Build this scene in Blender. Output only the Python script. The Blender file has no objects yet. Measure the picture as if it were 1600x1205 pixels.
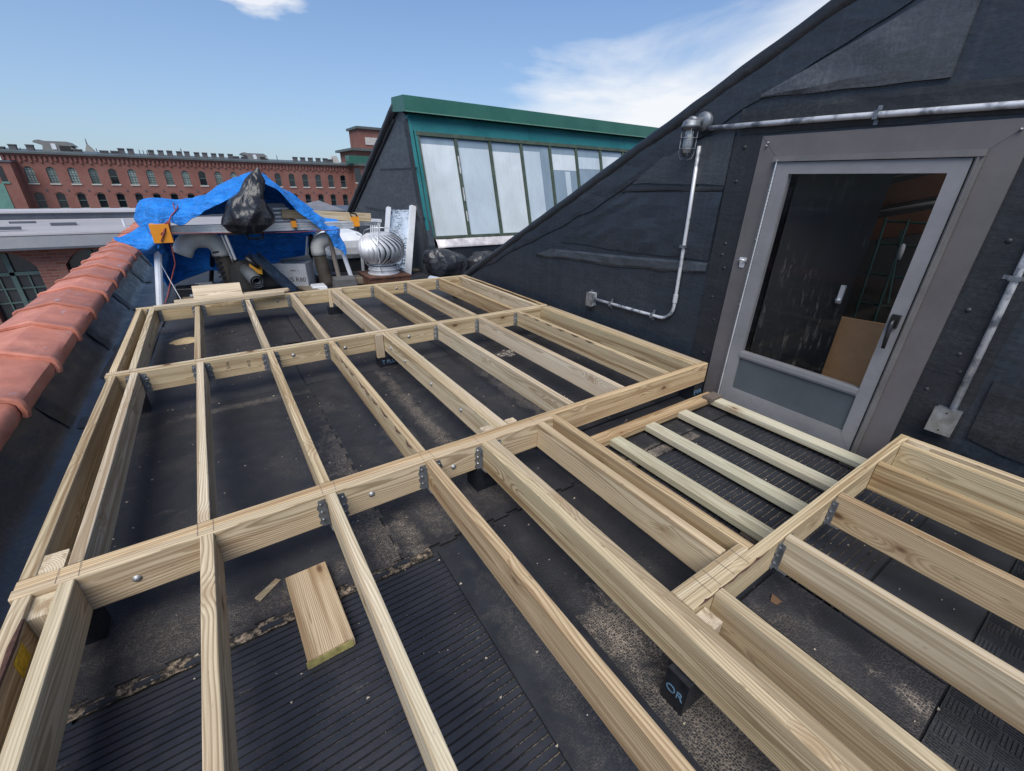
import bpy, bmesh, math, random
from mathutils import Vector, Matrix, noise as mnoise
random.seed(7)
SC = bpy.context.scene
COL = SC.collection
rad = math.radians

# ------------------------------------------------------------------ camera
# rows: camera right, down, forward in world axes (x along the beams, y along the joists, z up)
CR = Vector((0.83177609, -0.55474068, 0.02028081)).normalized()
CD = Vector((-0.22219402, -0.36619248, -0.90362209)).normalized()
CF = Vector((0.50870262, 0.74710497, -0.42785021)).normalized()
CAM = Vector((0, 0, 1.375))
FPX = 665.75
cam = bpy.data.cameras.new('camera')
cam.lens = FPX / 1600 * 36
cam.sensor_width = 36
cam.clip_start = 0.02
cam.clip_end = 3000
camo = bpy.data.objects.new('camera', cam)
COL.objects.link(camo)
M3 = Matrix((CR, -CD, -CF)).transposed()
camo.matrix_world = Matrix.Translation(CAM) @ M3.to_4x4()
SC.camera = camo
SC.render.resolution_x = 1024
SC.render.resolution_y = 771

def ray(px, py):
    return CR * ((px - 800) / FPX) + CD * ((py - 602.5) / FPX) + CF
def at_x(px, py, x):
    r = ray(px, py); return CAM + r * (x / r.x)
def at_y(px, py, y):
    r = ray(px, py); return CAM + r * (y / r.y)
def at_z(px, py, z):
    r = ray(px, py); return CAM + r * ((z - CAM.z) / r.z)

# ------------------------------------------------------------------ sky, sun, exposure
SUN_EL, SUN_AZ = rad(55), rad(222)      # azimuth measured clockwise from +y
world = bpy.data.worlds.new('World'); SC.world = world; world.use_nodes = True
wn, wl = world.node_tree.nodes, world.node_tree.links
wn.clear()
w_out = wn.new('ShaderNodeOutputWorld'); w_bg = wn.new('ShaderNodeBackground')
sky = wn.new('ShaderNodeTexSky'); sky.sky_type = 'NISHITA'; sky.sun_disc = False
sky.sun_elevation = SUN_EL; sky.sun_rotation = SUN_AZ
sky.air_density = 1.0; sky.dust_density = 0.5; sky.ozone_density = 2.4
w_bg.inputs['Strength'].default_value = 0.051
tc = wn.new('ShaderNodeTexCoord')
mp = wn.new('ShaderNodeMapping'); mp.inputs['Scale'].default_value = (1.0, 1.0, 3.2); mp.inputs['Location'].default_value = (0.35, 0.2, 0.1)
n1 = wn.new('ShaderNodeTexNoise'); n1.inputs['Scale'].default_value = 2.3; n1.inputs['Detail'].default_value = 9; n1.inputs['Roughness'].default_value = 0.55; n1.inputs['Distortion'].default_value = 0.4
wl.new(tc.outputs['Generated'], mp.inputs['Vector']); wl.new(mp.outputs['Vector'], n1.inputs['Vector'])
# a broad bank of thin cloud towards +x, breaking up towards -x
dt = wn.new('ShaderNodeVectorMath'); dt.operation = 'DOT_PRODUCT'; dt.inputs[1].default_value = (0.8, 0.0, -1.0)
wl.new(tc.outputs['Generated'], dt.inputs[0])
mr = wn.new('ShaderNodeMapRange'); mr.inputs['From Min'].default_value = 0.16; mr.inputs['From Max'].default_value = 0.50
mr.inputs['To Min'].default_value = -0.26; mr.inputs['To Max'].default_value = 0.30
wl.new(dt.outputs['Value'], mr.inputs['Value'])
ad = wn.new('ShaderNodeMath'); ad.operation = 'ADD'
wl.new(n1.outputs['Fac'], ad.inputs[0]); wl.new(mr.outputs['Result'], ad.inputs[1])
cr = wn.new('ShaderNodeValToRGB'); cr.color_ramp.elements[0].position = 0.46; cr.color_ramp.elements[1].position = 0.74
cr.color_ramp.elements[0].color = (0, 0, 0, 1); cr.color_ramp.elements[1].color = (0.93, 0.93, 0.93, 1)
wl.new(ad.outputs[0], cr.inputs['Fac'])
# pale haze low over the horizon
sx = wn.new('ShaderNodeSeparateXYZ'); wl.new(tc.outputs['Generated'], sx.inputs[0])
hz = wn.new('ShaderNodeMapRange'); hz.inputs['From Min'].default_value = 0.0; hz.inputs['From Max'].default_value = 0.40
hz.inputs['To Min'].default_value = 0.62; hz.inputs['To Max'].default_value = 0.02
wl.new(sx.outputs['Z'], hz.inputs['Value'])
m0 = wn.new('ShaderNodeMixRGB'); m0.inputs[2].default_value = (2.5, 3.25, 4.4, 1)
tn_ = wn.new('ShaderNodeMixRGB'); tn_.blend_type = 'MULTIPLY'; tn_.inputs[0].default_value = 1; tn_.inputs[2].default_value = (0.74, 0.86, 1.0, 1)
wl.new(sky.outputs['Color'], tn_.inputs[1])
wl.new(hz.outputs['Result'], m0.inputs[0]); wl.new(tn_.outputs['Color'], m0.inputs[1])
m1 = wn.new('ShaderNodeMixRGB'); m1.inputs[2].default_value = (6.5, 6.6, 6.8, 1)
# one small puff of cumulus
pv = wn.new('ShaderNodeVectorMath'); pv.operation = 'SUBTRACT'; pv.inputs[1].default_value = (0.141, 0.954, 0.262)
wl.new(tc.outputs['Generated'], pv.inputs[0])
ps = wn.new('ShaderNodeVectorMath'); ps.operation = 'MULTIPLY'; ps.inputs[1].default_value = (1.0, 1.0, 2.6); wl.new(pv.outputs[0], ps.inputs[0])
pd = wn.new('ShaderNodeVectorMath'); pd.operation = 'LENGTH'; wl.new(ps.outputs[0], pd.inputs[0])
pr = wn.new('ShaderNodeMapRange'); pr.inputs['From Min'].default_value = 0.125; pr.inputs['From Max'].default_value = 0.01
pr.inputs['To Min'].default_value = 0.0; pr.inputs['To Max'].default_value = 1.15
wl.new(pd.outputs['Value'], pr.inputs['Value'])
pn_ = wn.new('ShaderNodeTexNoise'); pn_.inputs['Scale'].default_value = 16; pn_.inputs['Detail'].default_value = 7
wl.new(mp.outputs['Vector'], pn_.inputs['Vector'])
pm = wn.new('ShaderNodeMath'); pm.operation = 'MULTIPLY'; wl.new(pr.outputs['Result'], pm.inputs[0]); wl.new(pn_.outputs['Fac'], pm.inputs[1])
pc = wn.new('ShaderNodeMapRange'); pc.inputs['From Min'].default_value = 0.26; pc.inputs['From Max'].default_value = 0.5; pc.inputs['To Max'].default_value = 0.85
wl.new(pm.outputs[0], pc.inputs['Value'])
px_ = wn.new('ShaderNodeMath'); px_.operation = 'MAXIMUM'; wl.new(cr.outputs['Color'], px_.inputs[0]); wl.new(pc.outputs['Result'], px_.inputs[1])
wl.new(px_.outputs[0], m1.inputs[0]); wl.new(m0.outputs['Color'], m1.inputs[1])
wl.new(m1.outputs['Color'], w_bg.inputs['Color']); wl.new(w_bg.outputs[0], w_out.inputs[0])

sun = bpy.data.lights.new('sun', 'SUN'); sun.energy = 1.5; sun.angle = rad(48); sun.color = (1.0, 0.95, 0.87)
suno = bpy.data.objects.new('sun', sun); COL.objects.link(suno)
sd = Vector((math.sin(SUN_AZ) * math.cos(SUN_EL), math.cos(SUN_AZ) * math.cos(SUN_EL), math.sin(SUN_EL)))
suno.rotation_euler = sd.to_track_quat('Z', 'Y').to_euler(); suno.location = (0, 0, 30)
vs = SC.view_settings
vs.view_transform = 'Standard'; vs.look = 'None'; vs.gamma = 1; vs.exposure = 1.52; vs.use_curve_mapping = False

# ------------------------------------------------------------------ materials
class T:
    def __init__(s, name):
        s.m = bpy.data.materials.new(name); s.m.use_nodes = True
        s.n, s.l = s.m.node_tree.nodes, s.m.node_tree.links
        s.b = s.n['Principled BSDF']
    def set(s, node, k, v):
        i = node.inputs[k]
        if isinstance(v, bpy.types.NodeSocket): s.l.new(v, i)
        elif isinstance(v, (tuple, list)) and len(v) == 3 and i.type == 'RGBA': i.default_value = (*v, 1)
        else: i.default_value = v
    def nd(s, t, props=None, **kw):
        n = s.n.new('ShaderNode' + t)
        for k, v in (props or {}).items(): setattr(n, k, v)
        for k, v in kw.items():
            s.set(n, int(k[1:]) if k[0] == '_' and k[1:].isdigit() else k.replace('_', ' '), v)
        return n
    def math(s, op, a, b=0.0, c=None, clamp=False):
        n = s.n.new('ShaderNodeMath'); n.operation = op; n.use_clamp = clamp
        s.set(n, 0, a); s.set(n, 1, b)
        if c is not None: s.set(n, 2, c)
        return n.outputs[0]
    def mix(s, f, a, b, mode='MIX'):
        n = s.n.new('ShaderNodeMixRGB'); n.blend_type = mode
        s.set(n, 0, f); s.set(n, 1, a); s.set(n, 2, b); return n.outputs[0]
    def ramp(s, f, *st):
        n = s.n.new('ShaderNodeValToRGB'); e = n.color_ramp.elements
        while len(e) < len(st): e.new(0.5)
        for el, (p, c) in zip(e, st):
            el.position = p; el.color = (*c, 1) if isinstance(c, (tuple, list)) else (c, c, c, 1)
        s.set(n, 'Fac', f); return n.outputs[0]
    def rng(s, v, a, b, c, d):
        n = s.nd('MapRange', From_Min=a, From_Max=b, To_Min=c, To_Max=d); s.set(n, 'Value', v); return n.outputs[0]
    def noise(s, vec, scale, detail=4, rough=0.55, dist=0.0):
        n = s.nd('TexNoise', Scale=scale, Detail=detail, Roughness=rough, Distortion=dist)
        if vec is not None: s.set(n, 'Vector', vec)
        return n.outputs['Fac']
    def obj(s): return s.nd('TexCoord').outputs['Object']
    def pos(s): return s.nd('NewGeometry').outputs['Position']
    def scale(s, vec, sc, loc=(0, 0, 0)):
        n = s.nd('Mapping', Scale=sc, Location=loc); s.set(n, 'Vector', vec); return n.outputs[0]
    def bump(s, h, strength=0.3, dist=0.01, normal=None):
        n = s.nd('Bump', Strength=strength, Distance=dist); s.set(n, 'Height', h)
        if normal is not None: s.set(n, 'Normal', normal)
        s.l.new(n.outputs[0], s.b.inputs['Normal']); return n.outputs[0]
    def out(s, color=None, rough=None, metal=None, spec=None):
        if color is not None: s.set(s.b, 'Base Color', color)
        if rough is not None: s.set(s.b, 'Roughness', rough)
        if metal is not None: s.set(s.b, 'Metallic', metal)
        if spec is not None: s.set(s.b, 'Specular IOR Level', spec)
        return s.m

def m_plain(name, col, rough=0.6, metal=0.0, var=0.12, scale=8.0, bump=0.0, spec=0.5):
    """painted / moulded surface with mottling, scuffs and uneven gloss"""
    t = T(name); p = t.pos()
    n = t.noise(p, scale, 6, 0.6); n2 = t.noise(p, scale * 9, 3)
    f = t.math('ADD', t.math('MULTIPLY', n, 0.75), t.math('MULTIPLY', n2, 0.25))
    lo = tuple(c * (1 - 2 * var) for c in col); hi = tuple(min(1, c * (1 + 2 * var)) for c in col)
    c = t.ramp(f, (0.25, lo), (0.75, hi))
    r = t.rng(n, 0.3, 0.7, max(0.03, rough - 0.1), min(1, rough + 0.1))
    if bump: t.bump(f, bump, 0.01)
    return t.out(c, r, metal, spec)

def m_wood(name, pale, dark, green=0.25, ringw=0.0062, rough=0.72):
    t = T(name); o = t.obj(); rnd = t.nd('ObjectInfo').outputs['Random']
    sp = t.nd('SeparateXYZ', Vector=o)
    off = t.math('MULTIPLY', rnd, 91.7)
    ov = t.nd('CombineXYZ', X=off, Y=t.math('MULTIPLY', rnd, 37.1), Z=t.math('MULTIPLY', rnd, 17.9)).outputs[0]
    vo = t.nd('VectorMath', {'operation': 'ADD'}, _0=o, _1=ov).outputs[0]
    nA = t.nd('TexNoise', Vector=t.scale(vo, (0.75, 4, 4)), Scale=1.0, Detail=2.5, Roughness=0.5)
    wob = t.nd('SeparateXYZ', Vector=nA.outputs['Color'])
    r1 = t.math('FRACT', t.math('MULTIPLY', rnd, 7.13)); r2 = t.math('FRACT', t.math('MULTIPLY', rnd, 23.7))
    # knots
    vk = t.nd('TexVoronoi', {'feature': 'F1'}, Vector=t.scale(vo, (4.2, 1.2, 8.5)), Scale=1.0, Randomness=1.0)
    kd = vk.outputs['Distance']
    kon = t.math('GREATER_THAN', t.nd('SeparateXYZ', Vector=vk.outputs['Color']).outputs['X'], 0.62)
    kfac = t.math('MULTIPLY', t.rng(kd, 0.05, 0.5, 1.0, 0.0), kon)
    ksw = t.math('MULTIPLY', t.math('POWER', kfac, 2.0), 0.028)
    sgn = t.math('SUBTRACT', t.math('MULTIPLY', t.math('GREATER_THAN', r1, 0.5), 2.0), 1.0)
    r3 = t.math('FRACT', t.math('MULTIPLY', rnd, 61.3))
    cy = t.math('MULTIPLY', sgn, t.rng(r3, 0, 1, 0.025, 0.085)); cz = t.rng(r2, 0, 1, -0.055, 0.055)
    yy = t.math('ADD', t.math('SUBTRACT', sp.outputs['Y'], cy), t.rng(wob.outputs['X'], 0.2, 0.8, -0.022, 0.022))
    zz = t.math('ADD', t.math('SUBTRACT', sp.outputs['Z'], cz), t.rng(wob.outputs['Y'], 0.2, 0.8, -0.03, 0.03))
    r = t.math('SQRT', t.math('ADD', t.math('MULTIPLY', yy, yy), t.math('MULTIPLY', zz, zz)))
    r = t.math('ADD', r, ksw)
    fine = t.noise(t.scale(vo, (3, 60, 60)), 1.0, 3)
    ph = t.math('ADD', t.math('DIVIDE', r, ringw), t.math('MULTIPLY', fine, 0.55))
    fr = t.math('FRACT', ph)
    late = t.ramp(fr, (0.0, 0.25), (0.22, 0.0), (0.55, 0.30), (0.78, 1.0), (0.95, 0.9))
    amp = t.rng(t.noise(t.scale(vo, (0.7, 9, 9)), 1.0, 3), 0.3, 0.65, 0.35, 1.0)
    late = t.math('MULTIPLY', t.math('MULTIPLY', late, amp), 0.78)
    heart = t.math('MULTIPLY', t.rng(t.noise(t.scale(vo, (0.35, 5, 6), (4, 7, 2)), 1.0, 3), 0.38, 0.66, 0.0, 1.0), t.rng(r3, 0.1, 0.9, 0.1, 0.95))
    basec = t.mix(heart, pale, tuple(p_ * 0.62 + d_ * 0.38 for p_, d_ in zip(pale, dark)))
    c = t.mix(late, basec, tuple(x * 0.82 for x in dark))
    # fibre streaks, weather grey and green treatment stain
    st = t.noise(t.scale(vo, (2.2, 160, 160)), 1.0, 4, 0.65)
    c = t.mix(t.rng(st, 0.35, 0.75, 0.0, 0.35), c, tuple(x * 0.62 for x in dark))
    g = t.rng(t.noise(t.scale(vo, (0.8, 7, 7), (3, 1, 5)), 1.0, 4), 0.48, 0.74, 0.0, green)
    c = t.mix(g, c, (0.33, 0.36, 0.22))
    w = t.rng(t.noise(t.scale(vo, (1.6, 14, 14), (8, 2, 1)), 1.0, 5, 0.65), 0.5, 0.78, 0.0, 0.45)
    c = t.mix(w, c, (0.27, 0.195, 0.115))
    bs = t.rng(t.noise(t.scale(vo, (0.5, 30, 20), (2, 9, 4)), 1.0, 4, 0.6), 0.49, 0.66, 0.0, 0.8)
    c = t.mix(bs, c, tuple(x * 0.95 for x in dark))
    tint = t.rng(r2, 0, 1, 0.80, 1.10)
    c = t.mix(1.0, c, t.nd('CombineColor', Red=tint, Green=tint, Blue=t.math('MULTIPLY', tint, t.rng(r1, 0, 1, 0.93, 1.02))).outputs[0], 'MULTIPLY')
    # knot cores, only some cells
    kr = t.nd('SeparateXYZ', Vector=vk.outputs['Color'])
    halo = t.math('MULTIPLY', t.rng(kd, 0.10, 0.32, 0.55, 0.0), kon)
    c = t.mix(halo, c, (0.26, 0.155, 0.075))
    core = t.math('MULTIPLY', t.rng(kd, 0.06, 0.13, 1.0, 0.0), kon)
    c = t.mix(t.math('MULTIPLY', core, 0.85), c, (0.075, 0.038, 0.019))
    # grime freckles
    fk = t.noise(t.scale(vo, (25, 60, 60)), 1.0, 2)
    c = t.mix(t.rng(fk, 0.68, 0.76, 0.0, 0.45), c, (0.12, 0.09, 0.06))
    t.bump(t.math('ADD', t.math('MULTIPLY', late, 0.5), st), 0.22, 0.002)
    return t.out(c, t.rng(st, 0.3, 0.7, rough - 0.08, rough + 0.12), spec=0.3)

W_DECK = m_wood('treated_pine', (0.68, 0.55, 0.37), (0.225, 0.135, 0.062), 0.16, 0.0068)
W_WARM = m_wood('treated_pine_warm', (0.64, 0.485, 0.295), (0.215, 0.12, 0.052), 0.06, 0.0078)
W_PALE = m_wood('treated_pine_pale', (0.71, 0.60, 0.445), (0.265, 0.18, 0.095), 0.24, 0.0062)
W_GREEN = m_wood('treated_pine_green', (0.56, 0.535, 0.425), (0.34, 0.29, 0.195), 0.22, 0.007)
W_OLD = m_wood('weathered_board', (0.24, 0.20, 0.16), (0.12, 0.09, 0.07), 0.05)
W_PLY = m_plain('plywood_face', (0.44, 0.26, 0.135), 0.5, 0, 0.10, 5, 0.05)

def m_membrane(name, col, rough=0.5, wr=0.35, streak=(0.10, 0.105, 0.11), samt=0.35):
    """black rubber roof sheet: broad ripples, fine tooth, water runs, chalky scuffs"""
    t = T(name); p = t.pos()
    big = t.noise(t.scale(p, (1, 1, 1.8)), 1.6, 4, 0.55, 0.5)
    mid = t.noise(t.scale(p, (1, 2.2, 6)), 3.0, 5, 0.6, 0.3)
    fine = t.noise(p, 210, 3, 0.6); tooth = t.noise(p, 60, 5, 0.7)
    c = t.ramp(tooth, (0.32, tuple(x * 0.78 for x in col)), (0.7, tuple(x * 1.22 for x in col)))
    run = t.noise(t.scale(p, (26, 26, 0.9)), 1.0, 5, 0.65)
    c = t.mix(t.math('MULTIPLY', t.rng(run, 0.52, 0.72, 0, samt), t.rng(fine, 0.35, 0.62, 0.35, 1.0)), c, streak)
    c = t.mix(t.math('MULTIPLY', t.rng(big, 0.5, 0.66, 0, samt), t.rng(tooth, 0.45, 0.62, 0.1, 1.0)), c, streak)
    scr = t.noise(t.scale(p, (40, 55, 9)), 1.0, 8, 0.82)
    c = t.mix(t.rng(scr, 0.69, 0.73, 0, 0.4), c, (0.17, 0.17, 0.17))
    h = t.math('ADD', t.math('MULTIPLY', big, 1.0), t.math('MULTIPLY', mid, 0.5))
    t.bump(t.math('ADD', h, t.math('ADD', t.math('MULTIPLY', tooth, 0.025), t.math('MULTIPLY', fine, 0.008))), wr, 0.05)
    return t.out(c, t.rng(mid, 0.3, 0.7, rough - 0.1, rough + 0.12), spec=0.5)

MEMB = m_membrane('black_membrane', (0.020, 0.026, 0.036), 0.40, 0.18, (0.055, 0.06, 0.07), 0.4)
MEMB2 = m_membrane('black_membrane_patch', (0.0125, 0.0145, 0.018), 0.52, 0.18, samt=0.12)
MEMB3 = m_membrane('grey_sheen_membrane', (0.036, 0.042, 0.051), 0.42, 0.2, (0.085, 0.092, 0.105), 0.5)  # paler grey-blue puts the sky sheen of the sheets into the colour
ROOFM = m_membrane('roof_membrane', (0.021, 0.022, 0.026), 0.6, 0.25, (0.085, 0.085, 0.085), 0.4)

def m_rubber(name, cell, dust=0.3, spots=(), col=(0.024, 0.0245, 0.0285), rough=0.52, hexbump=0.5):
    """rubber mat: pebbled face, pale dust caught between the pebbles, sand spilled at given spots (x, y, rx, ry, amount)"""
    t = T(name); p = t.pos()
    v = t.nd('TexVoronoi', {'feature': 'DISTANCE_TO_EDGE'}, Vector=t.scale(p, (1, 1, 0)), Scale=1.0 / cell, Randomness=0.6).outputs['Distance']
    low = t.rng(v, 0.0, 0.16, 1.0, 0.0)
    big = t.noise(p, 2.1, 6, 0.6, 0.6); mid = t.noise(p, 9, 5, 0.6); fine = t.noise(p, 160, 3, 0.7)
    c = t.ramp(mid, (0.3, tuple(x * 0.85 for x in col)), (0.7, tuple(x * 1.2 for x in col)))
    amt = t.math('MULTIPLY', t.rng(big, 0.52, 0.72, 0.0, 1.0), dust)
    d = t.math('MULTIPLY', t.math('MULTIPLY', amt, low), t.rng(fine, 0.35, 0.6, 0.15, 1.0))
    for (x, y, rx, ry, a) in spots:
        q = t.nd('VectorMath', {'operation': 'LENGTH'}, _0=t.scale(p, (1 / rx, 1 / ry, 0), (-x / rx, -y / ry, 0))).outputs['Value']
        e = t.math('ADD', q, t.rng(t.noise(p, 11, 6, 0.65, 0.8), 0.2, 0.8, -0.75, 0.75))
        s = t.math('MULTIPLY', t.rng(e, 0.25, 1.0, 1.0, 0.0), a)
        grain = t.math('ADD', t.math('MULTIPLY', low, 1.1), t.rng(fine, 0.45, 0.68, -0.12, 0.75))
        s = t.math('MULTIPLY', s, grain, clamp=True)
        d = t.math('MAXIMUM', d, s)
    c = t.mix(d, c, (0.31, 0.26, 0.21))
    fl = t.noise(p, 330, 1)
    c = t.mix(t.rng(fl, 0.77, 0.80, 0, 0.5), c, (0.3, 0.27, 0.22))
    sm = t.noise(t.scale(p, (3, 9, 3)), 1.0, 6, 0.7)
    c = t.mix(t.math('MULTIPLY', t.rng(sm, 0.62, 0.68, 0, 0.35), t.rng(fine, 0.42, 0.6, 0, 1)), c, (0.16, 0.145, 0.13))
    h = t.math('MULTIPLY', t.rng(v, 0, 0.2, 0, 1), hexbump)
    t.bump(t.math('ADD', h, t.math('MULTIPLY', mid, 0.4)), 0.55, 0.004)
    return t.out(c, t.math('MAXIMUM', t.rng(mid, 0.3, 0.7, rough - 0.1, rough + 0.15), t.math('MULTIPLY', d, 0.95)), spec=0.4)

RUB_A = m_rubber('pebbled_rubber', 0.0065, 0.45, [(0.32, 1.75, 0.12, 0.9, 0.5), (-0.2, 1.33, 0.5, 0.08, 0.28), (-0.45, 1.4, 0.25, 0.14, 0.25), (-0.1, 3.05, 0.5, 0.05, 0.4)])
RUB_B = m_rubber('pebbled_rubber_dusty', 0.0068, 0.5, [(0.42, 1.38, 0.07, 0.2, 0.6), (0.62, 1.45, 0.2, 0.25, 0.35), (0.86, 2.3, 0.06, 0.9, 0.5), (0.66, 1.9, 0.12, 0.5, 0.4)])
RUB_C = m_rubber('pebbled_rubber_sand', 0.0075, 0.3, [(0.885, 0.56, 0.15, 0.22, 1.0), (0.80, 0.22, 0.30, 0.40, 0.45), (1.0, 0.1, 0.2, 0.3, 0.5)])
RUB_D = m_rubber('worn_rubber', 0.0068, 0.4, [(1.55, 2.2, 0.06, 0.9, 0.6), (1.94, 2.96, 0.10, 0.09, 1.0)], rough=0.48)
RUB_S = m_rubber('smooth_rubber', 0.009, 0.25, [(0.7, 4.1, 1.5, 0.03, 0.5)], (0.029, 0.028, 0.030), 0.55, 0.12)
RUB_P = m_rubber('plank_rubber', 0.006, 0.22, [(0.6, 0.7, 0.12, 0.5, 0.18)], (0.019, 0.0215, 0.027), 0.5, 0.1)
RUB_R = m_rubber('ribbed_rubber', 0.006, 0.15, [], (0.023, 0.0255, 0.033), 0.42, 0.08)
RUB_G = m_rubber('rib_groove_shade_dust', 0.005, 0.7, [(0.6, 0.6, 0.3, 0.9, 0.9), (2.1, 0.8, 0.9, 0.9, 0.75), (0.1, 0.9, 0.6, 0.3, 0.35), (1.75, 1.12, 0.3, 0.1, 1.0)], (0.005, 0.005, 0.006), 0.7, 0.1)  # near-black base paints the shade in the grooves; pale spots are dust
RUB_E = m_rubber('door_mat_rubber', 0.007, 0.3, [(1.75, 1.22, 0.22, 0.10, 1.0), (2.2, 1.2, 0.25, 0.08, 0.8), (2.0, 1.45, 0.5, 0.05, 0.6)])
RUB_F = m_rubber('torn_mat_rubber', 0.009, 0.55, [(1.43, -0.12, 0.05, 0.2, 0.7), (1.2, 0.25, 0.3, 0.3, 0.2)], rough=0.55)
RUB_K = m_rubber('checker_rubber', 0.006, 0.25, [], (0.021, 0.024, 0.030), 0.42, 0.05)

GALV = m_plain('galvanised_steel', (0.36, 0.38, 0.40), 0.42, 0.85, 0.2, 25, 0.1)
GALV_D = m_plain('dull_zinc', (0.20, 0.215, 0.235), 0.5, 0.7, 0.22, 30, 0.1)
BOLT = m_plain('bolt_zinc', (0.34, 0.35, 0.36), 0.5, 0.6, 0.1, 60)
ALU = m_plain('mill_aluminium', (0.66, 0.67, 0.69), 0.38, 0.5, 0.10, 12)
STOPM = m_plain('scuffed_stop_trim', (0.135, 0.128, 0.128), 0.4, 0.0, 0.12, 5)
TRIM = m_plain('bronze_painted_trim', (0.110, 0.100, 0.103), 0.5, 0.0, 0.10, 3, 0.03)
LEAF = m_plain('grey_painted_door', (0.19, 0.19, 0.20), 0.42, 0.0, 0.10, 3, 0.03)
KICK = m_plain('slate_kick_panel', (0.066, 0.078, 0.090), 0.42, 0.0, 0.10, 3)
BLACK = m_plain('black_plastic', (0.012, 0.012, 0.013), 0.4, 0, 0.2, 10)
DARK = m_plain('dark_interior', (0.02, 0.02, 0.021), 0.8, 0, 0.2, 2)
WHITE = m_plain('white_plastic', (0.62, 0.64, 0.67), 0.45, 0, 0.08, 6)
PVC = m_plain('pvc_pipe', (0.62, 0.60, 0.55), 0.42, 0, 0.10, 5)
POLE = m_plain('grey_white_pole', (0.58, 0.61, 0.66), 0.4, 0, 0.08, 5)
RUSTY = m_plain('rusty_steel', (0.10, 0.045, 0.028), 0.8, 0.2, 0.4, 14, 0.3)
ORANGE = m_plain('orange_tool_plastic', (0.72, 0.27, 0.015), 0.45, 0, 0.08, 8)
ROPE = m_plain('red_rope', (0.22, 0.045, 0.04), 0.85, 0, 0.35, 200)
TEAL = m_plain('teal_paint', (0.012, 0.135, 0.14), 0.45, 0, 0.12, 2.5)
GREENCAP = m_plain('green_metal_cap', (0.025, 0.105, 0.075), 0.36, 0, 0.12, 2)
MULL = m_plain('dark_green_mullion', (0.045, 0.065, 0.045), 0.6, 0, 0.3, 9)
FLASH = m_plain('foil_flashing', (0.52, 0.49, 0.49), 0.5, 0.2, 0.25, 9, 0.6)
CARD = m_plain('white_cardboard', (0.36, 0.37, 0.39), 0.7, 0, 0.12, 7)
CANVAS = m_plain('tool_canvas', (0.009, 0.009, 0.009), 0.8, 0, 0.3, 40, 0.2)
GREYTENT = m_plain('grey_tent_cloth', (0.15, 0.155, 0.17), 0.7, 0, 0.15, 3)
CONCRETE = m_plain('courtyard_ground', (0.16, 0.155, 0.15), 0.9, 0, 0.2, 0.3)
INK = m_plain('black_marker', (0.015, 0.015, 0.02), 0.6, 0, 0.1, 30)
BLUEINK = m_plain('pale_blue_print', (0.11, 0.21, 0.33), 0.6, 0, 0.15, 60)
WRAP = m_plain('black_wrap', (0.012, 0.014, 0.020), 0.35, 0, 0.3, 40, 0.2)
SAND = m_plain('sawdust', (0.50, 0.38, 0.22), 0.95, 0, 0.25, 90, 0.5)
t = T('seam_dirt'); SEAMD = t.out(t.ramp(t.noise(t.pos(), 55, 5, 0.7), (0.44, (0.014, 0.013, 0.012)), (0.52, (0.09, 0.07, 0.05)), (0.62, (0.30, 0.235, 0.17))), 0.95)
CHIP = m_plain('pale_chips', (0.42, 0.37, 0.30), 0.9, 0, 0.3, 50)
YELLOW = m_plain('yellow_end_paint', (0.62, 0.42, 0.03), 0.7, 0, 0.3, 80)
BARK = m_plain('bark_wane', (0.075, 0.035, 0.024), 0.9, 0, 0.4, 60, 0.6)
COMPOS = m_plain('composite_decking', (0.12, 0.095, 0.08), 0.7, 0, 0.15, 40, 0.2)
GREYROOF = m_plain('grey_green_roof_metal', (0.075, 0.09, 0.09), 0.5, 0.0, 0.18, 0.4)
STONE = m_plain('pale_stone', (0.46, 0.43, 0.40), 0.8, 0, 0.12, 1.0)
CHIMNEY = m_plain('dark_chimney', (0.085, 0.085, 0.09), 0.8, 0, 0.25, 0.6)
WINFR = m_plain('green_window_frame', (0.075, 0.125, 0.115), 0.55, 0, 0.15, 2)
TEALP = m_plain('patina_panel', (0.10, 0.22, 0.185), 0.6, 0, 0.15, 0.6)
GUTTER = m_plain('slate_gutter', (0.085, 0.095, 0.115), 0.5, 0.2, 0.2, 1.5)

def m_cloth(name, col, rough, sub=0.0, crease=1.0, spec=0.5):
    t = T(name); p = t.obj()
    w = t.noise(t.scale(p, (1.5, 1.5, 4)), 3.0, 7, 0.62, 1.2)
    f = t.noise(p, 30, 5, 0.6, 0.5)
    grid = t.nd('TexWave', {'wave_type': 'BANDS', 'bands_direction': 'X'}, Vector=p, Scale=1.1, Distortion=0.5).outputs['Fac']
    c = t.ramp(w, (0.3, tuple(x * 0.72 for x in col)), (0.7, tuple(min(1, x * 1.22) for x in col)))
    c = t.mix(t.rng(f, 0.62, 0.75, 0, 0.15), c, tuple(min(1, x * 1.6 + 0.03) for x in col))
    t.bump(t.math('ADD', t.math('MULTIPLY', w, 1.0), t.math('MULTIPLY', f, 0.18)), 0.85 * crease, 0.08)
    return t.out(c, t.rng(f, 0.3, 0.7, rough - 0.08, rough + 0.1), spec=spec)
TARP = m_cloth('blue_tarpaulin', (0.008, 0.20, 0.66), 0.42)
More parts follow.
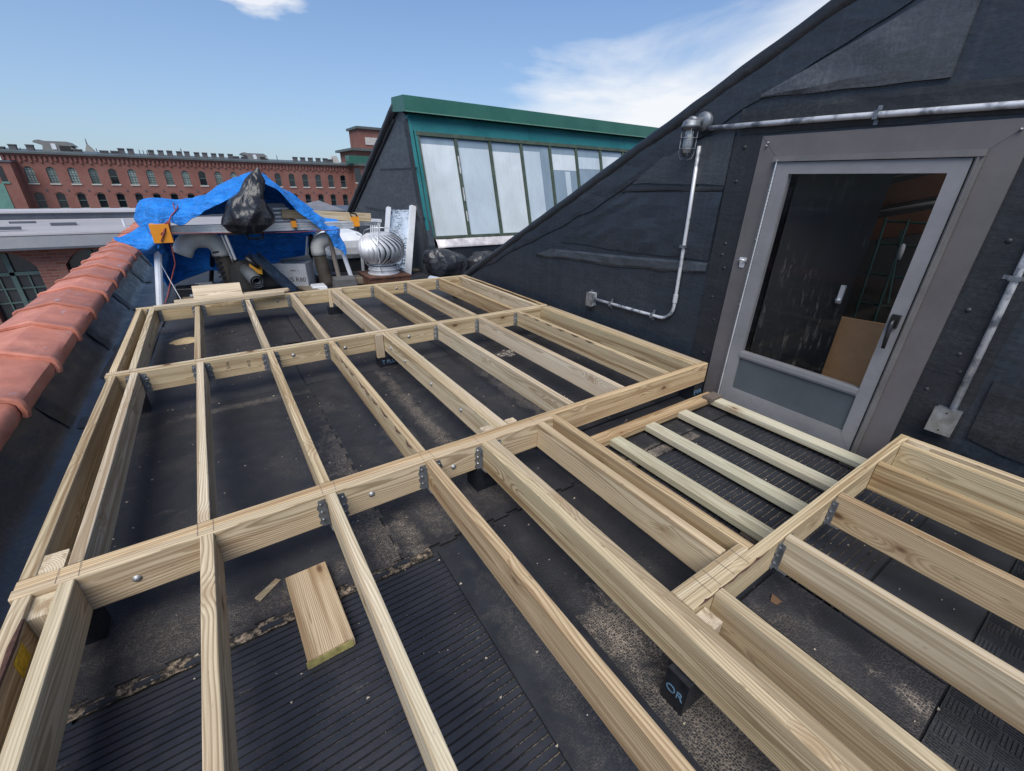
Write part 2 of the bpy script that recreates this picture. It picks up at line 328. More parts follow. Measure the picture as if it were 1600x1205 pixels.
def m_film():
    t = T('black_bin_bag'); p = t.obj()
    q = t.nd('TexNoise', Vector=p, Scale=5.0, Detail=3.0)
    w = t.nd('VectorMath', {'operation': 'MULTIPLY_ADD'}, _0=q.outputs['Color'], _1=(0.16, 0.16, 0.16), _2=p).outputs[0]
    v1 = t.nd('TexVoronoi', {'feature': 'F1'}, Vector=t.scale(w, (1, 1, 0.35)), Scale=4.2).outputs['Distance']
    v2 = t.nd('TexVoronoi', {'feature': 'F1'}, Vector=t.scale(w, (1, 1, 0.4)), Scale=12.0).outputs['Distance']
    t.bump(t.math('ADD', v1, t.math('MULTIPLY', v2, 0.22)), 0.7, 0.09)
    return t.out(t.ramp(v1, (0.1, (0.010, 0.011, 0.014)), (0.7, (0.026, 0.028, 0.034))), 0.34, spec=0.45)
BAG = m_film()

def m_tile():
    t = T('terracotta_tile'); p = t.pos(); rnd = t.nd('ObjectInfo').outputs['Random']
    n = t.noise(p, 5, 6, 0.6); f = t.noise(p, 45, 5, 0.65)
    c = t.ramp(n, (0.28, (0.37, 0.13, 0.085)), (0.55, (0.49, 0.185, 0.125)), (0.78, (0.56, 0.25, 0.185)))
    c = t.mix(t.rng(f, 0.55, 0.75, 0, 0.3), c, (0.26, 0.075, 0.045))
    ch = t.noise(t.scale(p, (9, 5, 9)), 1.0, 4, 0.5)
    c = t.mix(t.rng(ch, 0.665, 0.68, 0, 0.75), c, (0.36, 0.36, 0.42))
    so = t.noise(t.scale(p, (6, 3, 9)), 1.0, 7, 0.7, 0.6)
    c = t.mix(t.rng(so, 0.52, 0.74, 0, 0.55), c, (0.13, 0.065, 0.05))
    li = t.noise(p, 70, 4, 0.7)
    c = t.mix(t.math('MULTIPLY', t.rng(li, 0.62, 0.68, 0, 0.5), t.rng(so, 0.35, 0.5, 1, 0)), c, (0.52, 0.40, 0.36))
    k = t.rng(rnd, 0, 1, 0.80, 1.12)
    c = t.mix(1.0, c, t.nd('CombineColor', Red=k, Green=k, Blue=k).outputs[0], 'MULTIPLY')
    t.bump(t.math('ADD', n, t.math('MULTIPLY', f, 0.2)), 0.35, 0.012)
    return t.out(c, t.rng(n, 0.3, 0.7, 0.45, 0.65), spec=0.4)
TILE = m_tile()

def m_brick(name, a, b, sc=1.0):
    t = T(name); p = t.pos()
    q = t.nd('SeparateXYZ', Vector=p)
    v = t.nd('CombineXYZ', X=t.math('ADD', q.outputs['X'], q.outputs['Y']), Y=q.outputs['Z']).outputs[0]
    br = t.nd('TexBrick', Vector=v, Scale=1.0, Color1=a, Color2=b, Mortar=(0.22, 0.17, 0.15), Mortar_Size=0.012, Brick_Width=0.22 * sc, Row_Height=0.075 * sc)
    n = t.noise(p, 0.35, 6, 0.65); n2 = t.noise(p, 4, 4)
    c = t.mix(t.rng(n, 0.35, 0.7, 0, 0.45), br.outputs['Color'], tuple(x * 0.6 for x in a))
    c = t.mix(t.rng(n2, 0.6, 0.8, 0, 0.35), c, (0.30, 0.16, 0.12))
    return t.out(c, 0.88, spec=0.2)
BRICK = m_brick('red_brick', (0.215, 0.066, 0.05), (0.265, 0.09, 0.068))
BRICK2 = m_brick('mottled_red_brick', (0.20, 0.072, 0.055), (0.29, 0.125, 0.10))

def m_turf(name, a, b, sc, ax):
    """long white roof sheets with faint standing ribs and soiling"""
    t = T(name); p = t.pos()
    n = t.noise(t.scale(p, (0.25, 3.0, 3.0)), 1.0, 6, 0.65); f = t.noise(p, 5, 5, 0.6)
    c = t.mix(t.rng(n, 0.3, 0.7, 0, 1), a, b)
    c = t.mix(t.rng(f, 0.6, 0.8, 0, 0.35), c, tuple(x * 0.6 for x in a))
    return t.out(c, 0.55)
WHITEROOF = m_turf('white_roof_sheet', (0.36, 0.35, 0.365), (0.48, 0.465, 0.48), 1, 0)

def m_glass(name, tint=(0.8, 0.86, 0.86), refl=1.0, rough=0.01):
    t = T(name); t.n.remove(t.b)
    tr = t.nd('BsdfTransparent', Color=tint); gl = t.nd('BsdfGlossy', Color=(1, 1, 1), Roughness=rough)
    fr = t.nd('Fresnel', IOR=1.5)
    mx = t.nd('MixShader'); t.set(mx, 0, t.math('MULTIPLY', fr.outputs[0], refl, clamp=True))
    t.l.new(tr.outputs[0], mx.inputs[1]); t.l.new(gl.outputs[0], mx.inputs[2])
    t.l.new(mx.outputs[0], t.n['Material Output'].inputs['Surface']); return t.m
GLASS = m_glass('door_glass', (0.97, 0.97, 0.97), 0.12)
LAMPGLASS = m_glass('lamp_globe_glass', (0.85, 0.87, 0.88), 1.3)

def m_dirtyglass(name, col, rough=0.25):
    t = T(name); p = t.pos()
    n = t.noise(t.scale(p, (1.2, 1.2, 0.7)), 1.5, 5, 0.6, 0.4)
    st = t.noise(t.scale(p, (22, 3, 1.1)), 1.0, 6, 0.65); sp_ = t.noise(p, 90, 2)
    c = t.ramp(n, (0.3, tuple(x * 0.80 for x in col)), (0.7, tuple(min(1, x * 1.12) for x in col)))
    c = t.mix(t.rng(st, 0.5, 0.75, 0, 0.3), c, tuple(x * 0.62 for x in col))
    c = t.mix(t.rng(sp_, 0.70, 0.76, 0, 0.5), c, tuple(x * 0.5 for x in col))
    return t.out(c, t.rng(st, 0.3, 0.7, rough * 0.7, rough * 1.6), spec=0.6)
FROST = m_dirtyglass('whitewashed_glass', (0.43, 0.50, 0.55), 0.28)
BLIND = m_dirtyglass('pale_blind', (0.50, 0.55, 0.58), 0.6)
CLEARDARK = m_dirtyglass('sky_reflection_glass', (0.20, 0.26, 0.31), 0.08)  # clear glass areas: reflected blue sky put into the base colour
def m_farpane(name, a, b):
    t = T(name); rnd = t.nd('ObjectInfo').outputs['Random']; p = t.pos()
    n = t.noise(t.scale(p, (0.9, 0.9, 0.7)), 1.0, 4, 0.6, 0.8)
    f = t.math('ADD', t.math('MULTIPLY', rnd, 0.7), t.math('MULTIPLY', n, 0.5))
    return t.out(t.ramp(f, (0.35, a), (0.75, b)), 0.08, spec=0.8)
PANE_L = m_farpane('old_pane_pale', (0.10, 0.125, 0.12), (0.30, 0.34, 0.31))
PANE_W = m_farpane('wing_pane_sky_sheen', (0.028, 0.034, 0.038), (0.085, 0.095, 0.10))  # lighter greys paint the sky reflected in the wing windows
PANE_D = m_farpane('old_pane_dark', (0.006, 0.009, 0.012), (0.02, 0.026, 0.03))

# ------------------------------------------------------------------ mesh helpers
WM = {}
def reg(o, mw, parent):
    if parent is not None:
        o.parent = parent; o.matrix_parent_inverse = WM[parent.name].inverted()
    o.matrix_basis = mw; WM[o.name] = mw.copy()
    return o
def lnk(name, data, mw=None, parent=None):
    o = bpy.data.objects.new(name, data); COL.objects.link(o)
    return reg(o, mw if mw is not None else Matrix.Identity(4), parent)
def tag(o, label, cat=None, group=None, kind=None):
    if label: o['label'] = label
    if cat: o['category'] = cat
    if group: o['group'] = group
    if kind: o['kind'] = kind
    return o
def thing(name, loc, label, cat, group=None):
    o = lnk(name, None, Matrix.Translation(Vector(loc))); o.empty_display_size = 0.1
    return tag(o, label, cat, group)

class MB:
    def __init__(s): s.v, s.f, s.mi = [], [], []
    def add(s, vs, fs, mi=0):
        b = len(s.v); s.v += [Vector(p) for p in vs]
        for f in fs: s.f.append([b + i for i in f]); s.mi.append(mi)
    def box(s, x0, x1, y0, y1, z0, z1, mi=0):
        s.add([(x0, y0, z0), (x1, y0, z0), (x1, y1, z0), (x0, y1, z0), (x0, y0, z1), (x1, y0, z1), (x1, y1, z1), (x0, y1, z1)],
              [(3, 2, 1, 0), (4, 5, 6, 7), (0, 1, 5, 4), (1, 2, 6, 5), (2, 3, 7, 6), (3, 0, 4, 7)], mi)
    def hexa(s, pts, mi=0):
        """8 points: bottom 4 then top 4"""
        s.add(pts, [(3, 2, 1, 0), (4, 5, 6, 7), (0, 1, 5, 4), (1, 2, 6, 5), (2, 3, 7, 6), (3, 0, 4, 7)], mi)
    def prism(s, poly, d, mi=0):
        """polygon (3D points) swept by vector d"""
        n = len(poly); d = Vector(d); P = [Vector(p) for p in poly]
        s.add(P + [p + d for p in P], [tuple(range(n))[::-1], tuple(range(n, 2 * n))] + [(i, (i + 1) % n, n + (i + 1) % n, n + i) for i in range(n)], mi)
    def bar(s, a, b, w, h, mi=0, up=(0, 0, 1)):
        a, b = Vector(a), Vector(b); d = (b - a).normalized(); u = Vector(up)
        sd_ = d.cross(u)
        if sd_.length < 1e-4: sd_ = d.cross(Vector((0, 1, 0)))
        sd_.normalize(); u = sd_.cross(d)
        o = [sd_ * (-w / 2) - u * (h / 2), sd_ * (w / 2) - u * (h / 2), sd_ * (w / 2) + u * (h / 2), sd_ * (-w / 2) + u * (h / 2)]
        s.add([a + q for q in o] + [b + q for q in o], [(3, 2, 1, 0), (4, 5, 6, 7), (0, 1, 5, 4), (1, 2, 6, 5), (2, 3, 7, 6), (3, 0, 4, 7)], mi)
    def tube(s, pts, r, n=10, mi=0, cap=True):
        P = [Vector(p) for p in pts]; R = r if isinstance(r, (list, tuple)) else [r] * len(P)
        rings = []; prev = None
        for i, p in enumerate(P):
            d = (P[min(i + 1, len(P) - 1)] - P[max(i - 1, 0)]).normalized()
            a = prev - d * prev.dot(d) if prev is not None else d.orthogonal()
            if a.length < 1e-5: a = d.orthogonal()
            a.normalize(); prev = a; b = d.cross(a)
            rings.append([p + (a * math.cos(2 * math.pi * k / n) + b * math.sin(2 * math.pi * k / n)) * R[i] for k in range(n)])
        vs_ = [q for r_ in rings for q in r_]; fs = []
        for i in range(len(P) - 1):
            for k in range(n): fs.append((i * n + k, i * n + (k + 1) % n, (i + 1) * n + (k + 1) % n, (i + 1) * n + k))
        if cap: fs += [tuple(range(n))[::-1], tuple((len(P) - 1) * n + k for k in range(n))]
        s.add(vs_, fs, mi)
    def lathe(s, c, prof, n=24, mi=0, axis='Z'):
        c = Vector(c); vs_ = []; fs = []
        for (r, z) in prof:
            for k in range(n):
                a = 2 * math.pi * k / n
                q = Vector((r * math.cos(a), r * math.sin(a), z))
                if axis == 'X': q = Vector((q.z, q.x, q.y))
                if axis == 'Y': q = Vector((q.x, q.z, q.y))
                vs_.append(c + q)
        for i in range(len(prof) - 1):
            for k in range(n): fs.append((i * n + k, i * n + (k + 1) % n, (i + 1) * n + (k + 1) % n, (i + 1) * n + k))
        s.add(vs_, fs, mi)
    def mesh(s, name, mats, origin=None, smooth=False):
        me = bpy.data.meshes.new(name)
        o = Vector(origin) if origin is not None else Vector((0, 0, 0))
        me.from_pydata([p - o for p in s.v], [], s.f)
        for m in (mats if isinstance(mats, (list, tuple)) else [mats]): me.materials.append(m)
        me.polygons.foreach_set('material_index', s.mi)
        if smooth: me.polygons.foreach_set('use_smooth', [True] * len(me.polygons))
        me.update()
        bm = bmesh.new(); bm.from_mesh(me); bmesh.ops.recalc_face_normals(bm, faces=bm.faces); bm.to_mesh(me); bm.free()
        return me
    def obj(s, name, mats, parent=None, origin=None, smooth=False):
        if origin is None:
            lo = Vector((min(p.x for p in s.v), min(p.y for p in s.v), min(p.z for p in s.v)))
            hi = Vector((max(p.x for p in s.v), max(p.y for p in s.v), max(p.z for p in s.v)))
            origin = (lo + hi) / 2
        return lnk(name, s.mesh(name, mats, origin, smooth), Matrix.Translation(Vector(origin)), parent)

def board_mesh(L, w, h, e=0.004):
    """lumber: eased long edges, local X along the length"""
    prof = []
    for cy, cz, a0 in ((w / 2 - e, h / 2 - e, 0), (-w / 2 + e, h / 2 - e, 90), (-w / 2 + e, -h / 2 + e, 180), (w / 2 - e, -h / 2 + e, 270)):
        for a in (0, 45, 90): prof.append((cy + e * math.cos(rad(a0 + a)), cz + e * math.sin(rad(a0 + a))))
    n = len(prof); seg = max(1, int(L / 0.45)); b = MB(); vs_ = []; fs = []
    ph, am = random.random() * 6, random.uniform(0.0004, 0.0016)
    for i in range(seg + 1):
        x = -L / 2 + L * i / seg; bow = am * math.sin(ph + x * 2.1)
        for (y, z) in prof: vs_.append((x, y + bow, z + bow * 0.6))
    for i in range(seg):
        for k in range(n): fs.append((i * n + k, i * n + (k + 1) % n, (i + 1) * n + (k + 1) % n, (i + 1) * n + k))
    fs += [tuple(range(n))[::-1], tuple(seg * n + k for k in range(n))]
    b.add(vs_, fs); return b
def board(name, mat_, parent, x0, x1, y0, y1, z0, z1, tilt=0.0):
    """axis-aligned board from its bounds; grain along its longest side"""
    dx, dy, dz = x1 - x0, y1 - y0, z1 - z0
    c = Vector(((x0 + x1) / 2, (y0 + y1) / 2, (z0 + z1) / 2))
    if dx >= dy and dx >= dz: L, w, h, rot = dx, dy, dz, Matrix.Identity(4)
    elif dy >= dz: L, w, h, rot = dy, dx, dz, Matrix.Rotation(rad(90), 4, 'Z')
    else: L, w, h, rot = dz, dx, dy, Matrix.Rotation(rad(90), 4, 'Y') @ Matrix.Rotation(rad(90), 4, 'X')
    if w > h: w, h = h, w; rot = rot @ Matrix.Rotation(rad(90), 4, 'X')
    jit = Matrix.Translation((0, 0, random.uniform(-0.0012, 0.0012)))
    me = board_mesh(L, w, h).mesh(name, mat_)
    return lnk(name, me, Matrix.Translation(c) @ jit @ rot @ Matrix.Rotation(tilt, 4, 'X'), parent)
def board_ab(name, mat_, parent, a, b, w, h, roll=0.0):
    a, b = Vector(a), Vector(b); d = b - a
    rot = d.to_track_quat('X', 'Z').to_matrix().to_4x4() @ Matrix.Rotation(roll, 4, 'X')
    if w > h: w, h = h, w; rot = rot @ Matrix.Rotation(rad(90), 4, 'X')
    return lnk(name, board_mesh(d.length, w, h).mesh(name, mat_), Matrix.Translation((a + b) / 2) @ rot, parent)

def text_mesh(name, body, size, mat_, mw, parent, depth=0.0006):
    cu = bpy.data.curves.new(name, 'FONT'); cu.body = body; cu.size = size; cu.extrude = depth; cu.align_x = 'CENTER'; cu.align_y = 'CENTER'
    tmp = bpy.data.objects.new('tmp', cu); COL.objects.link(tmp)
    dg = bpy.context.evaluated_depsgraph_get(); me = bpy.data.meshes.new_from_object(tmp.evaluated_get(dg))
    bpy.data.objects.remove(tmp); me.materials.clear(); me.materials.append(mat_)
    return lnk(name, me, mw, parent)

def patch(rows, nu=10, nv=10, wr=0.0, wf=6.0, seed=0.0):
    """Catmull-Rom sheet through a grid of control points, with creases"""
    def cat(p, t):
        n = len(p) - 1; i = min(int(t * n), n - 1); f = t * n - i
        a, b, c, d = p[max(i - 1, 0)], p[i], p[i + 1], p[min(i + 2, n)]
        return 0.5 * ((2 * b) + (c - a) * f + (2 * a - 5 * b + 4 * c - d) * f * f + (3 * b - a - 3 * c + d) * f ** 3)
    R = [[Vector(q) for q in r] for r in rows]
    NU, NV = nu * (len(R) - 1), nv * (len(R[0]) - 1)
    vs_ = []
    for i in range(NU + 1):
        cc = [cat([R[k][j] for k in range(len(R))], i / NU) for j in range(len(R[0]))]
        for j in range(NV + 1):
            q = cat(cc, j / NV)
            if wr:
                nz = mnoise.noise_vector(Vector((q.x * wf + seed, q.y * wf, q.z * wf * 0.6)))
                rg = 1 - abs(mnoise.noise(Vector((q.x * wf * 1.3, q.y * wf * 1.3 + seed, q.z * wf * 0.7)))) * 2
                q = q + nz * wr + Vector((0, -1, 0.5)) * (rg * wr * 0.8)
            vs_.append(q)
    fs = [(i * (NV + 1) + j, i * (NV + 1) + j + 1, (i + 1) * (NV + 1) + j + 1, (i + 1) * (NV + 1) + j) for i in range(NU) for j in range(NV)]
    return vs_, fs
def solidify(o, th):
    m = o.modifiers.new('thickness', 'SOLIDIFY'); m.thickness = th; m.offset = 0
    return o

# ================================================================== the setting
def struct(o): o['kind'] = 'structure'; return o
g = MB(); g.add([(-900, -300, -12.5), (900, -300, -12.5), (900, 1500, -12.5), (-900, 1500, -12.5)], [(0, 1, 2, 3)])
struct(g.obj('ground', CONCRETE))
g = MB(); NX, NY = 40, 70
vs_ = []
for j in range(NY + 1):
    for i in range(NX + 1):
        x = -0.95 + (14.0 + 0.95) * i / NX; y = -4 + 18.5 * j / NY
        vs_.append((x, y, 0.006 * mnoise.noise(Vector((x * 0.8, y * 0.8, 3)))))
g.add(vs_, [(j * (NX + 1) + i, j * (NX + 1) + i + 1, (j + 1) * (NX + 1) + i + 1, (j + 1) * (NX + 1) + i) for j in range(NY) for i in range(NX)])
struct(g.obj('roof', ROOFM, smooth=True))
g = MB(); g.box(-0.945, 14, -4, 14.5, -12.4, -0.03)
struct(g.obj('building_mass', BRICK2))

# ------------------------------------------------------------------ parapet with terracotta coping
par = thing('parapet_wall', (-1.2, 5, 0), 'low black flashed parapet wall topped with terracotta coping tiles', 'parapet')
def lap_profile(mb, prof, y0, y1, amp=0.004, step=0.22, mi=0):
    n = max(2, int((y1 - y0) / step)); vs_ = []
    for j in range(n + 1):
        y = y0 + (y1 - y0) * j / n
        for k, (x, z) in enumerate(prof):
            w = mnoise.noise(Vector((k * 0.7 + x * 9, y * 2.4, z * 5)))
            vs_.append((x + amp * w, y, z + amp * 0.6 * w))
    m = len(prof)
    mb.add(vs_, [(j * m + k, j * m + k + 1, (j + 1) * m + k + 1, (j + 1) * m + k) for j in range(n) for k in range(m - 1)], mi)
b = MB(); b.box(-1.40, -1.075, -4, 14.5, -12.4, 0.30); b.obj('wall', BRICK2, par)
b = MB(); lap_profile(b, [(-0.62, 0.006), (-0.78, 0.008), (-0.90, 0.010), (-0.945, 0.03), (-0.965, 0.07), (-1.0, 0.12), (-1.04, 0.20), (-1.058, 0.245), (-1.066, 0.28)], -4, 14.5, 0.008)
b.obj('flashing', MEMB, par, smooth=True)
b = MB(); b.box(-1.062, -1.045, -4, 14.5, 0.205, 0.222); b.obj('termination_bar', GALV_D, par)
for k in range(11):
    y0 = -3 + k * 1.55 + random.uniform(-.1, .1)
    b = MB(); lap_profile(b, [(-0.86, 0.016), (-0.93, 0.022), (-0.957, 0.07), (-0.99, 0.12), (-1.03, 0.195)], y0, y0 + 0.16, 0.003, 0.05)
    b.obj('lap_strip', MEMB2, par, smooth=True)
prof = [(-1.005, 0.240), (-0.997, 0.27), (-1.003, 0.315), (-1.025, 0.336), (-1.10, 0.362), (-1.205, 0.402), (-1.215, 0.402), (-1.32, 0.385), (-1.42, 0.368), (-1.446, 0.350), (-1.45, 0.30)]
PIT = 0.675
def tile_mesh(seed):
    rn = random.Random(seed); b = MB(); S_ = [(0.0, 0.012), (0.010, 0.019), (0.030, 0.020), (0.045, 0.014), (0.058, 0.002), (0.2, 0.0), (0.4, -0.002), (0.6, -0.004), (PIT + 0.03, -0.008)]
    cx_, cz_ = -1.2, 0.26; loop_n = len(prof) * 2; vs_ = []
    for (y, d) in S_:
        ring = []
        for (x, z) in prof:
            v = Vector((x - cx_, z - cz_)); v.normalize()
            ring.append((x + v.x * (d + rn.uniform(-.0015, .0015)), y, z + v.y * (d + rn.uniform(-.0015, .0015))))
        for (x, z) in prof[::-1]:
            v = Vector((x - cx_, z - cz_)); v.normalize(); q = d - 0.02
            ring.append((x + v.x * q, y, z + v.y * q))
        vs_ += ring
    fs = [(j * loop_n + k, j * loop_n + (k + 1) % loop_n, (j + 1) * loop_n + (k + 1) % loop_n, (j + 1) * loop_n + k) for j in range(len(S_) - 1) for k in range(loop_n)]
    fs += [tuple(range(loop_n))[::-1], tuple((len(S_) - 1) * loop_n + k for k in range(loop_n))]
    b.add(vs_, fs); me = b.mesh('coping_tile', TILE, smooth=True)
    me.set_sharp_from_angle(angle=rad(38)); return me
tms = [tile_mesh(i) for i in range(4)]
for k in range(-8, 17):
    y = 2.96 + PIT * k
    lnk('coping_tile', tms[k % 4], Matrix.Translation((random.uniform(-.006, .006), y + random.uniform(-.012, .012), random.uniform(-.003, .003))) @ Matrix.Rotation(rad(random.uniform(-.7, .7)), 4, 'Z'), par)

# ------------------------------------------------------------------ near sawtooth monitor with the door
XW = 2.78
mon = thing('roof_monitor', (XW, 2.5, 0), 'black membrane sawtooth monitor wall with a grey framed door', 'building')
SL = lambda y: 2.205 - 0.5 * (y - 1.319)
def wallpoly(pts, name, m, x=XW, th=0.12, par_=None):
    b = MB(); b.prism([(x, y, z) for (y, z) in pts], (th, 0, 0)); return b.obj(name, m, par_ or mon)
PK = 0.2
wallpoly([(5.73, 0), (5.73, 0.001), (1.432, SL(1.432)), (1.432, 0)], 'wall', MEMB)
wallpoly([(1.432, 1.533), (1.432, SL(1.432)), (0.588, SL(0.588)), (0.588, 1.533)], 'wall', MEMB)
wallpoly([(0.588, 0), (0.588, SL(0.588)), (PK, SL(PK)), (-1.3, 0.9), (-1.5, 0)], 'wall', MEMB)
wallpoly([(1.432, -0.01), (1.432, 0.045), (0.588, 0.045), (0.588, -0.01)], 'wall', MEMB)
b = MB(); b.prism([(XW + 0.02, 5.73, -0.02), (XW + 0.02, PK, SL(PK) - 0.02), (XW + 0.02, PK, SL(PK) - 0.14), (XW + 0.02, 5.45, -0.02)], (7.5, 0, 0)); b.obj('roof_slope', MEMB, mon)
b = MB(); b.prism([(XW + 7.4, 5.7, 0), (XW + 7.4, PK, SL(PK)), (XW + 7.4, -1.3, 0.9), (XW + 7.4, -1.5, 0)], (0.1, 0, 0)); b.obj('end_wall', MEMB, mon)
b = MB(); b.prism([(XW + 0.12, PK, SL(PK) - .02), (XW + 0.12, -1.3, 0.9), (XW + 0.12, -1.34, 0.9), (XW + 0.12, PK - .04, SL(PK) - .02)], (7.3, 0, 0)); b.obj('back_glazing', GLASS, mon)
b = MB(); b.box(XW + .12, XW + 7.4, -1.5, -1.34, 0, 0.9); b.obj('back_curb', MEMB, mon)
# rolled verge along the slope
pts, rs = [], []
for i in range(60):
    y = 5.86 - 5.6 * i / 59; n = mnoise.noise(Vector((y * 3, 0, 1)))
    pts.append((XW + 0.03, y, SL(y) - 0.005 + 0.008 * n)); rs.append(0.055 + 0.008 * mnoise.noise(Vector((y * 5, 4, 1))))
b = MB(); b.tube(pts, rs, 12); b.obj('verge_roll', MEMB2, mon, smooth=True)
def sheet(name, top, bot, m, x=XW - 0.004, th=0.005, n=46, amp=0.012, f=5.0, sd=0.0, bulge=0.006):
    """membrane lap: strip between two (y, z) polylines with a wandering lower edge and a few soft ripples"""
    def at(pl, t):
        q = t * (len(pl) - 1); i = min(int(q), len(pl) - 2); f_ = q - i
        return (pl[i][0] * (1 - f_) + pl[i + 1][0] * f_, pl[i][1] * (1 - f_) + pl[i + 1][1] * f_)
    b = MB(); V, K = [], 5
    for i in range(n + 1):
        t = i / n; a, c = at(top, t), at(bot, t)
        w1 = amp * mnoise.noise(Vector((a[0] * f + sd, a[1] * f, 2))); w2 = amp * 1.6 * mnoise.noise(Vector((c[0] * f + sd, c[1] * f, 7)))
        for k in range(K + 1):
            s_ = k / K; y = a[0] * (1 - s_) + c[0] * s_ + w2 * s_ * 0.3; z = (a[1] + w1 * 0.3) * (1 - s_) + (c[1] + w2) * s_
            out = bulge * (0.5 + mnoise.noise(Vector((y * 6 + sd, z * 9, 1)))) if 0 < k < K else 0
            V.append((x - th - max(0, out), y, z))
    F = [(i * (K + 1) + k, i * (K + 1) + k + 1, (i + 1) * (K + 1) + k + 1, (i + 1) * (K + 1) + k) for i in range(n) for k in range(K)]
    # rim back to the wall so the lap has an edge
    base = len(V); rim = [i * (K + 1) for i in range(n + 1)] + [n * (K + 1) + k for k in range(1, K + 1)] + [i * (K + 1) + K for i in range(n - 1, -1, -1)] + [k for k in range(K - 1, 0, -1)]
    for r_ in rim: V.append((XW + 0.002, V[r_][1], V[r_][2]))
    for i in range(len(rim)): F.append((rim[i], rim[(i + 1) % len(rim)], base + (i + 1) % len(rim), base + i))
    b.add(V, F); return b.obj(name, m, mon, smooth=False)
sheet('verge_sheet', [(5.6, SL(5.6) + .0), (3, SL(3)), (PK + .1, SL(PK + .1))], [(5.75, 0.02), (3, SL(3) - .22), (PK + .1, SL(PK) - .25)], MEMB, n=80, sd=1)
PATCHM = m_membrane('grey_weathered_patch', (0.055, 0.060, 0.069), 0.40, 0.2, (0.11, 0.117, 0.13), 0.5)
sheet('upper_patch', [(1.62, 1.86), (1.2, 2.03), (0.80, 2.20)], [(1.62, 1.845), (1.2, 1.832), (0.80, 1.822)], PATCHM, x=XW - 0.010, sd=2, amp=0.006, bulge=0.010)
sheet('head_sheet', [(1.72, 1.80), (0.5, 1.80), (-0.5, 1.80)], [(1.70, 1.665), (0.5, 1.668), (-0.5, 1.665)], MEMB2, sd=3, amp=0.006)
sheet('jamb_sheet', [(1.73, 1.66), (1.64, 1.655), (1.545, 1.65)], [(1.70, 0.02), (1.62, 0.015), (1.545, 0.015)], MEMB2, sd=4, amp=0.003, n=12)
sheet('jamb_sheet', [(0.478, 1.65), (0.40, 1.655), (0.27, 1.66)], [(0.478, 0.015), (0.40, 0.015), (0.26, 0.02)], MEMB2, sd=5, amp=0.003, n=12)
sheet('lap_sheet', [(3.45, 0.80), (2.5, 0.86), (1.735, 0.915)], [(3.7, 0.70), (2.5, 0.77), (1.735, 0.845)], MEMB3, sd=6, amp=0.010, bulge=0.012)
sheet('lap_sheet', [(2.55, 1.36), (2.1, 1.375), (1.735, 1.385)], [(2.6, 1.335), (2.1, 1.35), (1.735, 1.36)], MEMB2, sd=7, amp=0.006)
sheet('wall_sheet', [(2.22, 1.58), (1.95, 1.66), (1.735, 1.70)], [(2.5, 1.40), (2.0, 1.395), (1.735, 1.395)], MEMB3, sd=8, amp=0.006, bulge=0.004)
sheet('wall_sheet', [(2.55, 1.33), (2.1, 1.345), (1.735, 1.355)], [(3.3, 0.885), (2.5, 0.90), (1.735, 0.93)], MEMB, sd=9, amp=0.006, bulge=0.012)
sheet('patch_sheet', [(0.235, 0.62), (0.1, 0.63), (-0.4, 0.64)], [(0.225, 0.335), (0.1, 0.30), (-0.4, 0.29)], MEMB2, sd=12, amp=0.015, n=20)
sheet('base_sheet', [(5.1, 0.16), (3, 0.13), (1.735, 0.12)], [(5.3, 0.008), (3, 0.008), (1.735, 0.008)], MEMB2, sd=10, amp=0.008)
for (y, z) in ((1.655, 1.60), (1.66, 1.415), (1.64, 1.05), (1.645, 0.98), (1.61, 0.9), (1.65, 0.7), (1.60, 0.55), (0.40, 1.2), (0.42, 0.9), (0.38, 0.7), (0.43, 0.5), (0.35, 0.62), (1.62, 0.3)):
    b = MB(); b.lathe((XW - 0.012, y, z), [(0.014, 0.004), (0.010, -0.001), (0.005, -0.0035), (0.0005, -0.004)], 10, axis='X'); b.obj('fixing_bump', MEMB2, mon, smooth=True)

# ------------------------------------------------------------------ door, trim, interior
XT = 2.755
b = MB()
TY0, TY1, TZ0, TZ1 = 0.472, 1.548, 0.012, 1.65
IY0, IY1, IZ1 = 0.578, 1.447, 1.545
b.prism([(XT, TY1, TZ0), (XT, TY1, TZ1), (XT, IY1, IZ1), (XT, IY1, TZ0)], (0.03, 0, 0)); o = b.obj('door_trim', TRIM, mon)
b = MB(); b.prism([(XT, TY0, TZ0), (XT, IY0, TZ0), (XT, IY0, IZ1), (XT, TY0, TZ1)], (0.03, 0, 0)); b.obj('door_trim', TRIM, mon)
b = MB(); b.prism([(XT - .0015, TY1, TZ1), (XT - .0015, TY0, TZ1), (XT - .0015, IY0, IZ1), (XT - .0015, IY1, IZ1)], (0.03, 0, 0)); b.obj('door_trim', TRIM, mon)
b = MB()
b.box(XT - 0.024, XT + 0.02, IY0 + 0.001, IY1 - 0.001, 1.517, 1.5445)
b.box(XT - 0.032, XT - 0.022, IY0 + 0.001, IY1 - 0.001, 1.517, 1.5225)
b.obj('door_stop', STOPM, mon)
b = MB(); b.box(XT - 0.022, XT + 0.02, IY0 + .001, IY0 + 0.027, 0.03, 1.516); b.box(XT - 0.030, XT - 0.020, IY0 + 0.013, IY0 + 0.0205, 0.03, 1.516); b.obj('door_stop', STOPM, mon)
b = MB(); b.box(XT - 0.006, XT + 0.02, IY1 - 0.026, IY1 - .001, 0.03, 1.516); b.obj('door_stop', STOPM, mon)
b = MB(); b.box(XT - 0.02, XW + 0.1, IY0 + .001, IY1 - .001, 0.010, 0.032); b.obj('threshold', KICK, mon)
